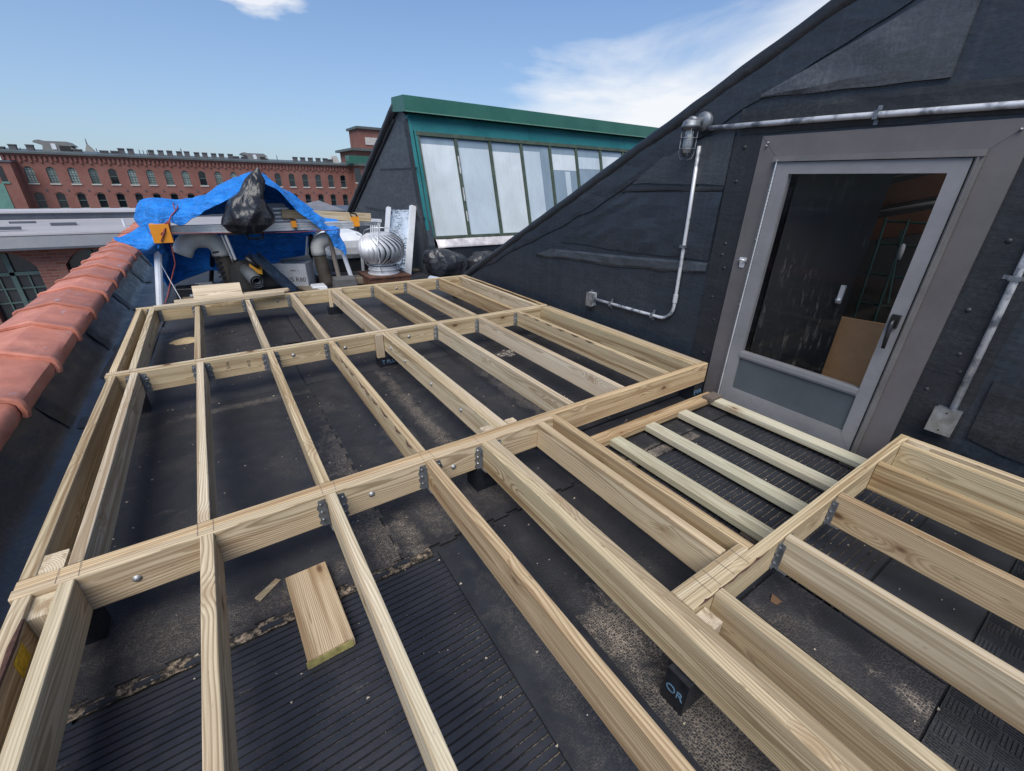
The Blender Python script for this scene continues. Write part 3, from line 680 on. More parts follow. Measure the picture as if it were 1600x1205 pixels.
for (y, z) in ((1.40, 1.533), (1.0, 1.533), (0.66, 1.533), (0.635, 1.534), (0.588, 1.44), (0.588, 0.95), (0.588, 0.55), (0.588, 0.2), (1.51, 1.60), (1.505, 1.615), (0.51, 1.61), (1.436, 1.1), (1.436, 0.7)):
    b = MB(); b.lathe((XT - 0.0125, y, z), [(0.0055, 0.012), (0.0052, -0.002), (0.003, -0.004), (0.0004, -0.0045)], 10, axis='X'); b.obj('screw', BOLT, mon, smooth=True)
door = b = MB()
LY0, LY1, LZ0, LZ1 = 0.6115, 1.415, 0.036, 1.5135
GY0, GY1, GZ0, GZ1 = 0.6745, 1.343, 0.408, 1.4555
KY0, KY1, KZ0, KZ1 = 0.668, 1.336, 0.131, 0.366
X0, X1 = XT - 0.022, XT + 0.02
dl = thing('door', (XT, 1.0, LZ0), 'grey glazed storm door with slate kick panel set in black wall', 'door')
def mitre(pts, name, m=LEAF):
    q = MB(); q.prism([(X0, y, z) for (y, z) in pts], (X1 - X0, 0, 0)); return q.obj(name, m, dl)
mitre([(LY1, LZ0), (LY1, LZ1), (GY1, GZ1), (GY1, LZ0 + 0.095)], 'stile')
mitre([(LY0, LZ0), (GY0, LZ0 + 0.095), (GY0, GZ1), (LY0, LZ1)], 'stile')
q = MB(); q.prism([(X0 + .001, LY1, LZ1), (X0 + .001, LY0, LZ1), (X0 + .001, GY0, GZ1), (X0 + .001, GY1, GZ1)], (X1 - X0, 0, 0)); q.obj('top_rail', LEAF, dl)
q = MB(); q.prism([(X0 + .001, LY1, LZ0), (X0 + .001, GY1, LZ0 + 0.095), (X0 + .001, GY0, LZ0 + 0.095), (X0 + .001, LY0, LZ0)], (X1 - X0, 0, 0)); q.obj('bottom_rail', LEAF, dl)
q = MB(); q.box(X0 - .002, X1, GY0 + .0005, GY1 - .0005, KZ1, GZ0); q.box(X0 - .008, X0 + .004, GY0 + .0005, GY1 - .0005, KZ1 + 0.012, GZ0 - 0.004); q.obj('middle_rail', LEAF, dl)
q = MB(); q.box(X0 + 0.012, X1 - .004, GY0 + .001, GY1 - .001, LZ0 + 0.096, KZ1 - .0005); q.obj('kick_panel', KICK, dl)
q = MB(); q.box(X0 + 0.0045, X0 + 0.011, GY0 + .001, GY1 - .001, LZ0 + 0.096, LZ0 + 0.108); q.obj('glazing_bead', LEAF, dl)
q = MB(); q.box(X0 + 0.016, X0 + 0.021, GY0 + .001, GY1 - .001, GZ0 + .001, GZ1 - .001); q.obj('glass', GLASS, dl)
q = MB()
for i in range(74):
    z = LZ0 + 0.01 + i * 0.02
    q.tube([(XT - 0.026, 1.4205, z), (XT - 0.026, 1.4205, z + 0.0185)], 0.0042, 8)
q.obj('piano_hinge', ALU, dl, smooth=False)
hd = MB(); hd.box(X0 - 0.02, X0 + 0.002, 0.625, 0.660, 0.765, 0.83); hd.obj('latch_plate', BLACK, dl)
hd = MB(); hd.tube([(X0 - 0.018, 0.643, 0.80), (X0 - 0.045, 0.643, 0.80), (X0 - 0.052, 0.641, 0.785), (X0 - 0.05, 0.638, 0.72), (X0 - 0.046, 0.636, 0.665)], [0.009, 0.010, 0.011, 0.010, 0.008], 8); hd.obj('handle', BLACK, dl, smooth=True)

ins = lambda n, l, c, m, bb, gp=None: tag(bb.obj(n, m), l, c, gp)
b = MB(); b.box(XW + 2.5, XW + 2.56, -1.2, 4.0, 0.0, SL(4) + 0.8); b.obj('interior_wall', DARK)['kind'] = 'structure'
b = MB(); b.box(XW + .13, XW + 2.5, 2.2, 2.26, 0.0, 1.4); b.obj('interior_side_wall', DARK)['kind'] = 'structure'
dd = thing('inner_door', (XW + .2, 1.36, 0), 'black inner door standing open behind the glass', 'door')
A, B = Vector((XW + .16, 1.385, 0)), Vector((XW + 0.44, 1.02, 0))
d = (B - A).normalized(); nrm = Vector((-d.y, d.x, 0)) * 0.04
b = MB(); b.hexa([A + Vector((0, 0, .05)), B + Vector((0, 0, .05)), B + nrm + Vector((0, 0, .05)), A + nrm + Vector((0, 0, .05)), A + Vector((0, 0, 1.52)), B + Vector((0, 0, 1.52)), B + nrm + Vector((0, 0, 1.52)), A + nrm + Vector((0, 0, 1.52))])
t = T('scuffed_black_door'); p = t.pos(); s1 = t.noise(t.scale(p, (30, 30, 5)), 1.0, 8, 0.8); s2 = t.noise(p, 2.2, 3)
c = t.mix(t.math('MULTIPLY', t.rng(s1, 0.54, 0.62, 0, 1), t.rng(s2, 0.42, 0.55, 0, 0.9)), (0.006, 0.007, 0.009), (0.11, 0.10, 0.09)); DOORBLK = t.out(c, 0.5)
b.obj('leaf', DOORBLK, dd)
kn = B - d * 0.05 + Vector((0, 0, 0.74)) - nrm.normalized() * 0.012
b = MB(); b.box(kn.x - .012, kn.x + .006, kn.y - .012, kn.y + .012, kn.z, kn.z + 0.11); b.obj('lock_plate', ALU, dd)
b = MB(); b.lathe((kn.x - 0.02, kn.y, kn.z + .02), [(0.001, -0.012), (0.014, -0.008), (0.016, 0.0), (0.01, 0.02)], 12, axis='X'); b.obj('knob', ALU, dd, smooth=True)
pl = MB(); c0 = Vector((XW + 0.50, 1.02, 0))
pl.hexa([(XW + .56, 1.16, .02), (XW + .72, 0.50, .02), (XW + .74, .505, .02), (XW + .58, 1.165, .02), (XW + .56, 1.16, .62), (XW + .72, .50, .62), (XW + .74, .505, .62), (XW + .58, 1.165, .62)])
tag(pl.obj('plywood_sheet', W_PLY), 'reddish brown plywood sheet leaning inside behind the door glass', 'plywood')
rk = thing('wire_rack', (XW + 1.0, .9, 0.5), 'dark green folding wire rack standing behind the plywood sheet', 'rack')
RG = m_plain('rack_green', (0.012, 0.045, 0.038), 0.4, 0, 0.1, 10)
for yy in (0.62, 0.74, 0.86, 0.98, 1.1):
    b = MB(); b.tube([(XW + .95, yy, .3), (XW + 1.0, yy + .05, 1.22)], 0.008, 6); b.obj('upright', RG, rk)
for zz in (0.66, 0.86, 1.06, 1.2):
    b = MB(); b.tube([(XW + .96 + .04 * zz, 0.6, zz), (XW + .96 + .04 * zz, 1.16, zz)], 0.008, 6); b.obj('wire_rail', RG, rk)
for yy in (0.66, 0.8, 0.94):
    b = MB(); b.tube([(XW + .9, yy, .7), (XW + 1.05, yy + .12, 1.15)], 0.006, 6); b.obj('brace', RG, rk)
RAFT = m_plain('dark_brown_rafter', (0.15, 0.066, 0.038), 0.7, 0, 0.2, 6)
for k, (z, mm) in enumerate(((1.52, RAFT), (1.28, RAFT), (1.75, RAFT))):
    tag(board_ab('rafter', mm, None, (XW + 1.6, 1.9, z - 0.32), (XW + 1.2, -0.6, z + 0.36), 0.09, 0.15), ('middle brown rafter inside, between two pale pipes', 'lowest brown rafter inside, just above the wire rack', 'uppermost brown rafter inside, above both pale pipes')[k], 'rafter', 'rafters inside the monitor')
GP = m_plain('grey_pipe_paint', (0.30, 0.30, 0.29), 0.6)
for z in (1.40, 1.62):
    b = MB(); b.tube([(XW + 1.35, 1.9, z - .32), (XW + 1.1, -0.5, z + 0.3)], 0.018, 8)
    tag(b.obj('ceiling_pipe', GP, smooth=True), 'lower pale pipe along the rafters inside the doorway' if z < 1.5 else 'upper pale pipe along the rafters inside the doorway', 'pipe', 'pipes inside the monitor')
for (yy, zz) in ((0.98, 0.98), (0.74, 1.08)):
    b = MB(); b.lathe((XW + .9, yy, zz), [(0.001, 0), (0.016, 0.0), (0.017, 0.05), (0.014, 0.09), (0.001, 0.1)], 12)
    tag(b.obj('jar', CARD, smooth=True), 'pale insulator standing lower on the green wire rack inside' if zz < 1 else 'pale insulator standing higher on the green wire rack inside', 'jar', 'insulators on the rack')  # small whitish insulators, turned in a jar-like shape

# ------------------------------------------------------------------ things on the door wall
def clamp_strap(parent, y, z, ax):
    q = MB()
    if ax == 'y': q.box(XW - .046, XW - .002, y - .009, y + .009, z - .019, z + .019); q.box(XW - .014, XW - .004, y - .009, y + .009, z - .04, z + .04)
    else: q.box(XW - .046, XW - .002, y - .019, y + .019, z - .009, z + .009); q.box(XW - .014, XW - .004, y - .04, y + .04, z - .009, z + .009)
    q.obj('strap', GALV_D, parent)
t = T('worn_gleam_conduit_paint'); p = t.pos(); n = t.noise(t.scale(p, (8, 9, 9)), 1.0, 6, 0.65)
COND = t.out(t.ramp(n, (0.40, (0.16, 0.18, 0.21)), (0.52, (0.56, 0.57, 0.60))), 0.42, 0.35)  # worn paint, its pale end brightened to imitate the highlight on top
cd = thing('conduit_pipe', (XW, 1.2, 1.7), 'horizontal worn grey conduit running above the door trim', 'conduit')
b = MB(); b.tube([(XW - .028, 1.905, 1.715), (XW - .028, 1.2, 1.709), (XW - .028, 0.4, 1.694), (XW - .028, -1.2, 1.675)], 0.0145, 10); b.obj('tube', COND, cd, smooth=True)
clamp_strap(cd, 1.02, 1.705, 'y'); clamp_strap(cd, 0.15, 1.69, 'y')
cd = thing('conduit_pipe', (XW, 1.95, .9), 'bent grey conduit dropping from the cage lamp to a small box', 'conduit')
b = MB(); pp = [(XW - .022, 1.957, 1.62), (XW - .022, 1.94, 1.2), (XW - .022, 1.924, 0.62)]
for a in range(0, 91, 15): pp.append((XW - .022, 1.924 + 0.11 * (1 - math.cos(rad(a))), 0.57 - 0.11 * math.sin(rad(a)) + 0.0))
pp += [(XW - .022, 2.3, 0.455), (XW - .022, 2.745, 0.447)]
b.tube(pp, 0.0125, 10); b.obj('tube', COND, cd, smooth=True)
for (y, z, ax) in ((1.934, 1.0, 'z'), (2.1, .46, 'y'), (2.55, .45, 'y')): clamp_strap(cd, y, z, ax)
b = MB(); b.tube([(XW - .022, 1.925, .66), (XW - .022, 1.924, .60)], 0.017, 10); b.obj('coupling', COND, cd)
jb = thing('junction_box', (XW, 2.79, .44), 'small grey junction box at the low end of bent conduit', 'electrical box')
b = MB(); b.box(XW - .055, XW - .001, 2.752, 2.822, 0.385, 0.50); b.obj('box', COND, jb)
b = MB(); b.box(XW - .060, XW - .0555, 2.748, 2.826, 0.381, 0.504); b.obj('cover', GALV, jb)
b = MB(); b.tube([(XW - .03, 2.79, .50), (XW - .03, 2.79, .525)], .006, 8); b.obj('stub', GALV, jb)
cd = thing('conduit_pipe', (XW, .32, .8), 'paint-flecked upright conduit right of the door', 'conduit')
b = MB(); b.tube([(XW - .026, .338, 1.9), (XW - .026, .327, 1.1), (XW - .026, .309, .44)], 0.014, 10); b.obj('tube', COND, cd, smooth=True)
clamp_strap(cd, .326, 1.06, 'z')
jb = thing('junction_box', (XW, .32, .4), 'galvanised switch box with blank cover low beside the door', 'electrical box')
b = MB(); b.box(XW - .055, XW - .001, .275, .362, .325, .445); b.obj('box', GALV_D, jb)
b = MB(); b.box(XW - .060, XW - .0555, .271, .366, .32, .45); b.obj('cover', GALV, jb)
for z in (.34, .43):
    b = MB(); b.lathe((XW - .061, .318, z), [(.004, .002), (.004, -.001), (.0005, -.002)], 8, axis='X'); b.obj('screw', INK, jb)
# caged bulkhead lamp
lp = thing('cage_lamp', (XW, 1.98, 1.74), 'grey jelly-jar cage lamp fixed at the conduit corner', 'lamp')
LX, LY, LZ = XW - 0.105, 1.985, 1.735
b = MB(); b.lathe((XW - .03, 1.955, 1.755), [(0.0005, -.012), (.05, -.012), (.055, -.004), (.055, .03)], 20, axis='X'); b.obj('mounting_box', GALV_D, lp, smooth=True)
b = MB(); b.tube([(XW - .035, 1.96, 1.757), (XW - .07, 1.985, 1.755), (LX, LY, LZ + 0.012)], [.024, .028, .036], 12); b.obj('arm', GALV_D, lp, smooth=True)
b = MB(); b.lathe((LX, LY, LZ), [(.0005, .032), (.03, .03), (.05, .018), (.054, 0), (.058, -.004), (.058, -.018), (.05, -.02), (.046, -.03), (.0005, -.03)], 20); b.obj('hood', GALV_D, lp, smooth=True)
b = MB(); b.lathe((LX, LY, LZ), [(.028, -.031), (.032, -.06), (.036, -.09), (.036, -.14), (.03, -.165), (.015, -.178), (.0005, -.18)], 18); b.obj('globe', LAMPGLASS, lp, smooth=True)
BULB = m_plain('white_bulb', (0.75, 0.72, 0.68), 0.35, 0, 0.05, 10)
b = MB(); b.lathe((LX, LY, LZ), [(.018, -.031), (.02, -.052), (.026, -.07), (.031, -.10), (.03, -.135), (.02, -.155), (.0005, -.16)], 16); b.obj('bulb', BULB, lp, smooth=True)
for k in range(4):
    a = rad(45 + 90 * k); ca, sa = math.cos(a), math.sin(a)
    b = MB(); b.tube([(LX + .048 * ca, LY + .048 * sa, LZ - .02), (LX + .047 * ca, LY + .047 * sa, LZ - .16), (LX + .035 * ca, LY + .035 * sa, LZ - .19), (LX, LY, LZ - .2)], .0032, 6); b.obj('cage_bar', GALV_D, lp, smooth=True)
for z in (-.075, -.135):
    b = MB(); b.tube([(LX + .049 * math.cos(a_ * math.pi / 10), LY + .049 * math.sin(a_ * math.pi / 10), LZ + z) for a_ in range(21)], .003, 6); b.obj('cage_ring', GALV_D, lp, smooth=True)
# bottle opener
bo = thing('bottle_opener', (XT, 1.487, .95), 'small cast metal bottle opener screwed to the door trim', 'bottle opener')
b = MB(); b.hexa([(XT - .006, 1.50, .925), (XT - .006, 1.474, .925), (XT, 1.474, .925), (XT, 1.50, .925), (XT - .006, 1.51, .985), (XT - .006, 1.464, .985), (XT, 1.464, .985), (XT, 1.51, .985)]); b.obj('plate', ALU, bo)
b = MB(); b.tube([(XT - .006, 1.51, .962), (XT - .022, 1.50, .972), (XT - .028, 1.487, .974), (XT - .022, 1.474, .972), (XT - .006, 1.464, .962)], .006, 8); b.obj('lip', ALU, bo, smooth=True)

# ================================================================== deck frame
ZT, ZB = 0.29, 0.150
dk = thing('deck_frame', (1.0, 2.5, 0), 'unfinished treated-pine deck frame of joists and doubled beams over black mats', 'deck frame')
WS = [W_DECK, W_DECK, W_WARM, W_PALE]
def hanger(joist, xl, yb, side=-1, w=0.038, m=None, z0=None):
    """face-mount joist hanger: saddle under the joist and two toothed flanges on the beam face at y=yb"""
    m = m or GALV_D; b = MB(); z0 = ZB - 0.004 if z0 is None else z0; top = ZB + 0.125
    s = side
    b.box(xl - .003, xl + w + .003, min(yb, yb + s * .045), max(yb, yb + s * .045), z0, z0 + .0025)
    for sx_ in (-1, 1):
        xe = xl - .002 if sx_ < 0 else xl + w + .002
        b.box(min(xe, xe + sx_ * .0015), max(xe, xe + sx_ * .0015), min(yb, yb + s * .016), max(yb, yb + s * .016), z0, z0 + .115)
        pts = []
        n = 7
        for i in range(n + 1):
            z = z0 + .004 + (top - z0 - .006) * i / n
            pts.append((xe + sx_ * (.036 if i % 2 else .029) * (0.75 if i in (0, n) else 1), z))
        poly = [(xe, z0 + .004)] + pts + [(xe, top)]
        b.prism([(x, yb + s * .0005, z) for (x, z) in poly], (0, s * .0022, 0))
        for i in (1, 3, 5):
            b.lathe((xe + sx_ * .02, yb + s * .003, z0 + .02 + i * .018), [(.0055, 0), (.0055, s * .004), (.003, s * .0065), (.0004, s * .007)], 8, axis='Y')
    return b.obj('joist_hanger', m, joist)
def bolt(beam, x, y, z, s=-1):
    b = MB(); b.lathe((x, y, z), [(.013, 0), (.013, s * .002), (.008, s * .0025), (.008, s * .005), (.005, s * .007), (.0005, s * .0072)], 14, axis='Y')
    return b.obj('bolt', BOLT, beam, smooth=True)
Y1a, Y1b, Y1c = 1.455, 1.493, 1.531
Y2a, Y2b, Y2c = 3.243, 3.281, 3.319
Y3a, Y3b = 4.990, 5.028
XL = -0.702
b1f = board('beam', W_DECK, dk, XL, 1.254, Y1a, Y1b - .0005, ZB, ZT + .001)
b1b = board('beam', W_WARM, dk, XL + .002, 2.641, Y1b + .0005, Y1c, ZB, ZT)
b2f = board('beam', W_DECK, dk, XL - .012, 2.53, Y2a, Y2b - .0005, ZB, ZT)
b2b = board('beam', W_PALE, dk, XL - .012, 2.641, Y2b + .0005, Y2c, ZB, ZT - .001)
b3 = board('beam', W_DECK, dk, -0.713, 2.644, Y3a, Y3b, ZB, ZT)
for x in (-0.44, 0.31, 0.68): bolt(b1f, x, Y1a, 0.222 + random.uniform(-.012, .012))
for x in (-0.53, 0.30, 0.66, 1.17): bolt(b2f, x, Y2a, 0.226 + random.uniform(-.012, .012))
for x in (0.42, 1.7): bolt(b3, x, Y3a, 0.22)
YE = -1.3     # frame goes on under the camera and ends here
# front bay
fr_ = board('rim_joist', W_DECK, dk, -0.694, -0.656, YE, Y1a - .002, ZB, ZT - .002)
j = board('joist', W_PALE, dk, -0.600, -0.562, YE, Y1a - .002, ZB, ZT); 
j = board('joist', W_DECK, dk, -0.256, -0.218, YE, Y1a - .002, ZB, ZT)
j = board('joist', W_PALE, dk, 0.140, 0.178, YE, Y1a - .002, ZB, ZT); hanger(j, .140, Y1a)
j = board('joist', W_WARM, dk, 0.550, 0.588, YE, Y1a - .002, ZB, ZT); hanger(j, .550, Y1a)
j = board('joist', W_DECK, dk, 0.826, 0.8635, YE, Y1a - .002, ZB, ZT); hanger(j, .826, Y1a, w=.076, m=GALV)
j5 = board('joist', W_PALE, dk, 0.8645, 0.902, YE, Y1a - .002, ZB, ZT - .001)
j = board('joist', W_DECK, dk, 1.154, 1.192, 0.464, Y1a - .002, ZB, ZT)
j = board('joist', W_WARM, dk, 1.257, 1.295, 0.426, Y1b - .002, ZB, ZT)
board('rim_joist', W_DECK, dk, -0.70, 2.64, YE - .040, YE - .002, ZB, ZT)
# blocks between rim and first joist
board('blocking', W_PALE, dk, -0.654, -0.602, Y1a - .090, Y1a - .003, ZB - .06, ZT - .018)
board('blocking', W_PALE, dk, -0.668, -0.602, Y1c + .002, Y1c + .092, ZB - .06, ZT - .006)
# bark, yellow end paint on the front rim
b = MB(); b.tube([(-.6535, 1.36, .285), (-.653, 1.27, .287), (-.6535, 1.17, .284), (-.653, 1.05, .287), (-.6535, .9, .286)], [.004, .009, .006, .008, .003], 6); b.obj('bark_edge', BARK, fr_)
b = MB(); b.box(-.6558, -.6548, 1.24, 1.31, .20, .255); b.obj('paint_mark', YELLOW, fr_)
# middle bay
ym0, ym1 = Y1c + .002, Y2a - .002
board('rim_joist', W_DECK, dk, -0.700, -0.662, ym0, ym1, ZB, ZT - .001)
j = board('joist', W_PALE, dk, -0.594, -0.556, ym0, ym1, ZB, ZT); hanger(j, -.594, Y2a)
j = board('joist', W_PALE, dk, -0.263, -0.225, ym0, ym1, ZB, ZT); hanger(j, -.263, Y2a)
j = board('joist', W_DECK, dk, 0.140, 0.178, ym0, ym1, ZB, ZT); hanger(j, .140, Y2a)
j = board('joist', W_DECK, dk, 0.546, 0.584, ym0, ym1, ZB, ZT); hanger(j, .546, Y2a)
b = MB()
for i in range(9):
    y = 1.62 + i * .15 + random.uniform(-.04, .04); b.tube([(.547, y, .275), (.5455, y + .05, .268), (.547, y + random.uniform(.07, .13), .278)], [.002, .0065, .002], 6)
b.obj('bark_edge', BARK, j)
jd = board('joist', W_PALE, dk, 0.950, 0.9875, ym0, ym1, ZB, ZT); board('joist', W_PALE, dk, 0.9885, 1.026, ym0, ym1, ZB, ZT - .001)
for y in (1.9, 2.3, 2.75, 3.05):
    q = MB(); q.lathe((.9495, y, .22), [(.012, 0), (.012, -.002), (.007, -.003), (.007, -.007), (.0005, -.009)], 12, axis='X'); q.obj('bolt', BOLT, jd, smooth=True)
for xl, mm in ((1.425, W_PALE), (1.826, W_PALE), (2.243, W_DECK)):
    j = board('joist', mm, dk, xl, xl + .038, ym0, ym1, ZB, ZT); hanger(j, xl, Y2a, m=GALV)
    if xl > 2.2:
        q = MB()
        for i in range(6):
            y = 3.15 - i * .17; q.tube([(xl + .001, y, .287), (xl, y - .05, .285), (xl + .001, y - .10, .288)], [.001, .0045, .001], 5)
        q.obj('bark_edge', BARK, j)
board('rim_joist', W_DECK, dk, 2.530, 2.567, ym0, ym1, ZB, ZT)
board('rim_joist', W_DECK, dk, 2.568, 2.604, ym0, ym1, ZB, ZT - .002)
board('rim_joist', W_PALE, dk, 2.605, 2.641, ym0, ym1, ZB, ZT - .001)
# back bay
yb0, yb1 = Y2c + .002, Y3a - .002
board('rim_joist', W_DECK, dk, -0.706, -0.668, yb0, yb1, ZB, ZT - .001)
j = board('joist', W_PALE, dk, -0.612, -0.574, yb0, yb1, ZB, ZT); hanger(j, -.612, Y3a)
for xl, mm in ((-0.275, W_DECK), (0.136, W_PALE), (0.546, W_DECK), (1.424, W_DECK), (1.822, W_DECK), (2.243, W_WARM)):
    j = board('joist', mm, dk, xl, xl + .038, yb0, yb1, ZB, ZT); hanger(j, xl, Y3a, m=GALV)
board('joist', W_PALE, dk, 0.955, 0.9925, yb0, yb1, ZB, ZT); board('joist', W_DECK, dk, 0.9935, 1.031, yb0, yb1, ZB, ZT - .001)
board('rim_joist', W_PALE, dk, 2.526, 2.563, yb0, yb1, ZB, ZT)
rj = board('rim_joist', W_WARM, dk, 2.604, 2.641, yb0, yb1, ZB, ZT - .001)
q = MB(); q.tube([(2.6045, 3.4 + i * .16, .284 + .004 * (i % 2)) for i in range(10)], [.002] + [.006] * 8 + [.002], 6); q.obj('bark_edge', BARK, rj)
# right frame by the door
YRa, YRb, YRc = .386, .4235, .4615
br = board('beam', W_DECK, dk, 0.904, 2.640, YRa, YRb - .0005, ZB, ZT)
board('beam', W_PALE, dk, 0.904, 1.256, YRb + .0005, YRc, ZB, ZT - .001)
q = MB(); q.tube([(0.93 + i * .035, .3862, .284 + .003 * math.sin(i * 2.3)) for i in range(12)], [.001] + [.0042, .0022] * 5 + [.001], 6); q.obj('bark_edge', BARK, br)
for xl, mm, hg in ((1.006, W_DECK, 0), (1.418, W_PALE, 1), (1.831, W_WARM, 1), (2.226, W_WARM, 0), (2.514, W_DECK, 0)):
    j = board('joist', mm, dk, xl, xl + .038, YE, YRa - .002, ZB, ZT)
    if hg: hanger(j, xl, YRa)
board('rim_joist', W_DECK, dk, 2.602, 2.640, YE, YRa - .002, ZB, ZT - .001)
board('blocking', W_PALE, dk, 2.556, 2.599, .295, .383, ZB, ZT - .002)
# posts and wrapped feet
def post(x0, x1, y0, y1, z0, z1, m=W_PALE): return board('post', m, dk, x0, x1, y0, y1, z0, z1)
def foot(x0, x1, y0, y1, z1, txt=None, face='y', size=.05):
    b = MB(); b.box(x0, x1, y0, y1, .012, z1); o = b.obj('wrapped_foot', WRAP, dk)
    if txt:
        if face == 'y': mw = Matrix.Translation(((x0 + x1) / 2, y0 - .0012, (.012 + z1) / 2)) @ Matrix.Rotation(rad(90), 4, 'X')
        else: mw = Matrix.Translation((x0 - .0012, (y0 + y1) / 2, (.012 + z1) / 2)) @ Matrix.Rotation(rad(-90), 4, 'Z') @ Matrix.Rotation(rad(90), 4, 'X')
        text_mesh('print', txt, size, BLUEINK, mw, o)
    return o
post(0.885, 0.947, Y2a - .042, Y2a - .003, .10, ZT - .004); post(1.030, 1.066, Y2a - .042, Y2a - .003, .15, ZT - .006)
foot(0.895, 1.045, Y2a - .04, Y2a + .06, .098, 'T PLU', 'y', .042)
post(0.885, 0.947, Y1c + .004, Y1c + .045, .10, ZT - .003); post(1.030, 1.082, Y1c + .004, Y1c + .045, .10, ZT - .002)
foot(0.80, 0.93, Y1a + .0, Y1a + .10, .147)
post(0.918, 0.952, Y3a - .042, Y3a - .003, .10, ZT - .003); post(1.034, 1.07, Y3a - .042, Y3a - .003, .14, ZT - .003)
foot(0.90, 1.04, Y3a - .04, Y3a + .05, .098)
post(0.906, 0.962, YRa - .062, YRa - .004, .04, ZT - .024)
foot(0.806, 0.912, .295, .365, .147, 'OR', 'x', .04)
foot(2.55, 2.645, Y1b + .005, Y1b + .115, .147, 'EVA', 'y', .05)
foot(-0.68, -0.57, Y1a + .01, Y1a + .09, .147); foot(-0.68, -0.57, Y2a, Y2a + .08, .147); foot(2.45, 2.6, Y3a - .05, Y3a + .03, .147); foot(2.5, 2.62, .30, .40, .147)
foot(0.83, 0.90, -.9, -.8, .147); foot(-0.66, -0.57, -.9, -.8, .147); foot(2.5, 2.6, -.9, -.8, .147); foot(1.42, 1.45, -.9, -.8, .147); foot(0.14, 0.178, -.9, -.8, .147)
# stamped lumber grade marks and pencilled lines on the beams
for (x, y, z, s, tx) in ((-0.10, Y2a - .0008, .235, .028, '5/16'), (0.02, Y2a - .0008, .22, .025, '1012')):
    text_mesh('grade_stamp', tx, s, INK, Matrix.Translation((x, y, z)) @ Matrix.Rotation(rad(90), 4, 'X') @ Matrix.Rotation(rad(90), 4, 'Z'), b2f, .0003)

# pencilled layout lines across the beam tops and down their faces
PENC = m_plain('pencil_line', (0.20, 0.16, 0.125), 0.8, 0, 0.3, 60)
for bm_, y0_, y1_, xs in ((b1f, Y1a, Y1c, (-.605, -.557, -.262, -.213, .134, .184, .544, .594, .82, 1.15)), (b2f, Y2a, Y2c, (-.6, -.27, .134, .54, .944, 1.419, 1.82, 2.237)), (br, YRa, YRc, (1.0, 1.05, 1.12, 1.2)), (b3, Y3a, Y3b, (-.28, .13, .54, 1.418))):
    for x in xs:
        q = MB(); x += random.uniform(-.003, .003); k = random.uniform(-.004, .004)
        q.hexa([(x - .0006, y0_ + .004, ZT + .0022), (x + .0006, y0_ + .004, ZT + .0022), (x + .0006 + k, y1_ - .004, ZT + .0022), (x - .0006 + k, y1_ - .004, ZT + .0022), (x - .0006, y0_ + .004, ZT + .0027), (x + .0006, y0_ + .004, ZT + .0027), (x + .0006 + k, y1_ - .004, ZT + .0027), (x - .0006 + k, y1_ - .004, ZT + .0027)])
        q.obj('pencil_line', PENC, bm_)
# ------------------------------------------------------------------ step frame of flat studs before the door
sf = thing('step_frame', (2.1, 1.0, 0), 'low frame of flat pale studs in front of the door', 'step frame')
SZ1, SZ0 = .076, .038
board('end_plate', W_WARM, sf, 1.545, 2.672, 1.385, 1.470, SZ0, SZ1)
for xl, mm, nm in ((1.622, W_GREEN, 'stud'), (1.922, W_GREEN, 'stud'), (2.235, W_GREEN, 'stud'), (2.585, W_GREEN, 'stud')):
    board(nm, mm, sf, xl, xl + .084, .505, 1.383, SZ0, SZ1)
board('end_plate', W_OLD, sf, 1.50, 2.672, .466, .502, SZ0, SZ1 - .001)
for xl in (1.63, 2.25, 2.6):
    board('shim', W_OLD, sf, xl, xl + .07, 1.39, 1.46, .0155, SZ0 - .0005); board('shim', W_OLD, sf, xl, xl + .07, .53, .6, .0155, SZ0 - .0005)
tag(board('composite_offcut', COMPOS, None, 2.545, 2.665, 1.355, 1.425, SZ1 + .0015, SZ1 + .024), 'small dark brown composite decking offcut lying on the step frame corner', 'offcut')

# ------------------------------------------------------------------ rubber mats
def outline(x0, x1, y0, y1, tabs='', pitch=.115, dep=.016, ph=0.0):
    """rectangle with dovetail puzzle tabs on the named sides (L R B F)"""
    def side(a, b, has):
        a, b = Vector(a), Vector(b); d = (b - a); L = d.length; d.normalize(); nr = Vector((d.y, -d.x)); pts = [a]
        if has:
            n = int(L / pitch); st = L / n
            for i in range(n):
                s = (i + .5) * st; w = st * .23
                jx = random.uniform(-.003, .003)
                pts += [a + d * (s - w + jx), a + d * (s - w * 1.35 + jx) + nr * dep, a + d * (s + w * 1.35 + jx) + nr * dep, a + d * (s + w + jx)]
        return pts
    return side((x0, y0), (x1, y0), 'F' in tabs) + side((x1, y0), (x1, y1), 'R' in tabs) + side((x1, y1), (x0, y1), 'B' in tabs) + side((x0, y1), (x0, y0), 'L' in tabs)
def flatmat(x0, x1, y0, y1, m, label, z1=.0142, z0=.007, tabs='', rot=0.0, group=None):
    b = MB(); ol = outline(x0, x1, y0, y1, tabs); c = Vector(((x0 + x1) / 2, (y0 + y1) / 2))
    R2 = Matrix.Rotation(rot, 2)
    pts = [(*(R2 @ (p - c) + c), z0) for p in ol]
    b.prism(pts, (0, 0, z1 - z0))
    return tag(b.obj('rubber_mat', m), label, 'rubber mat', group)
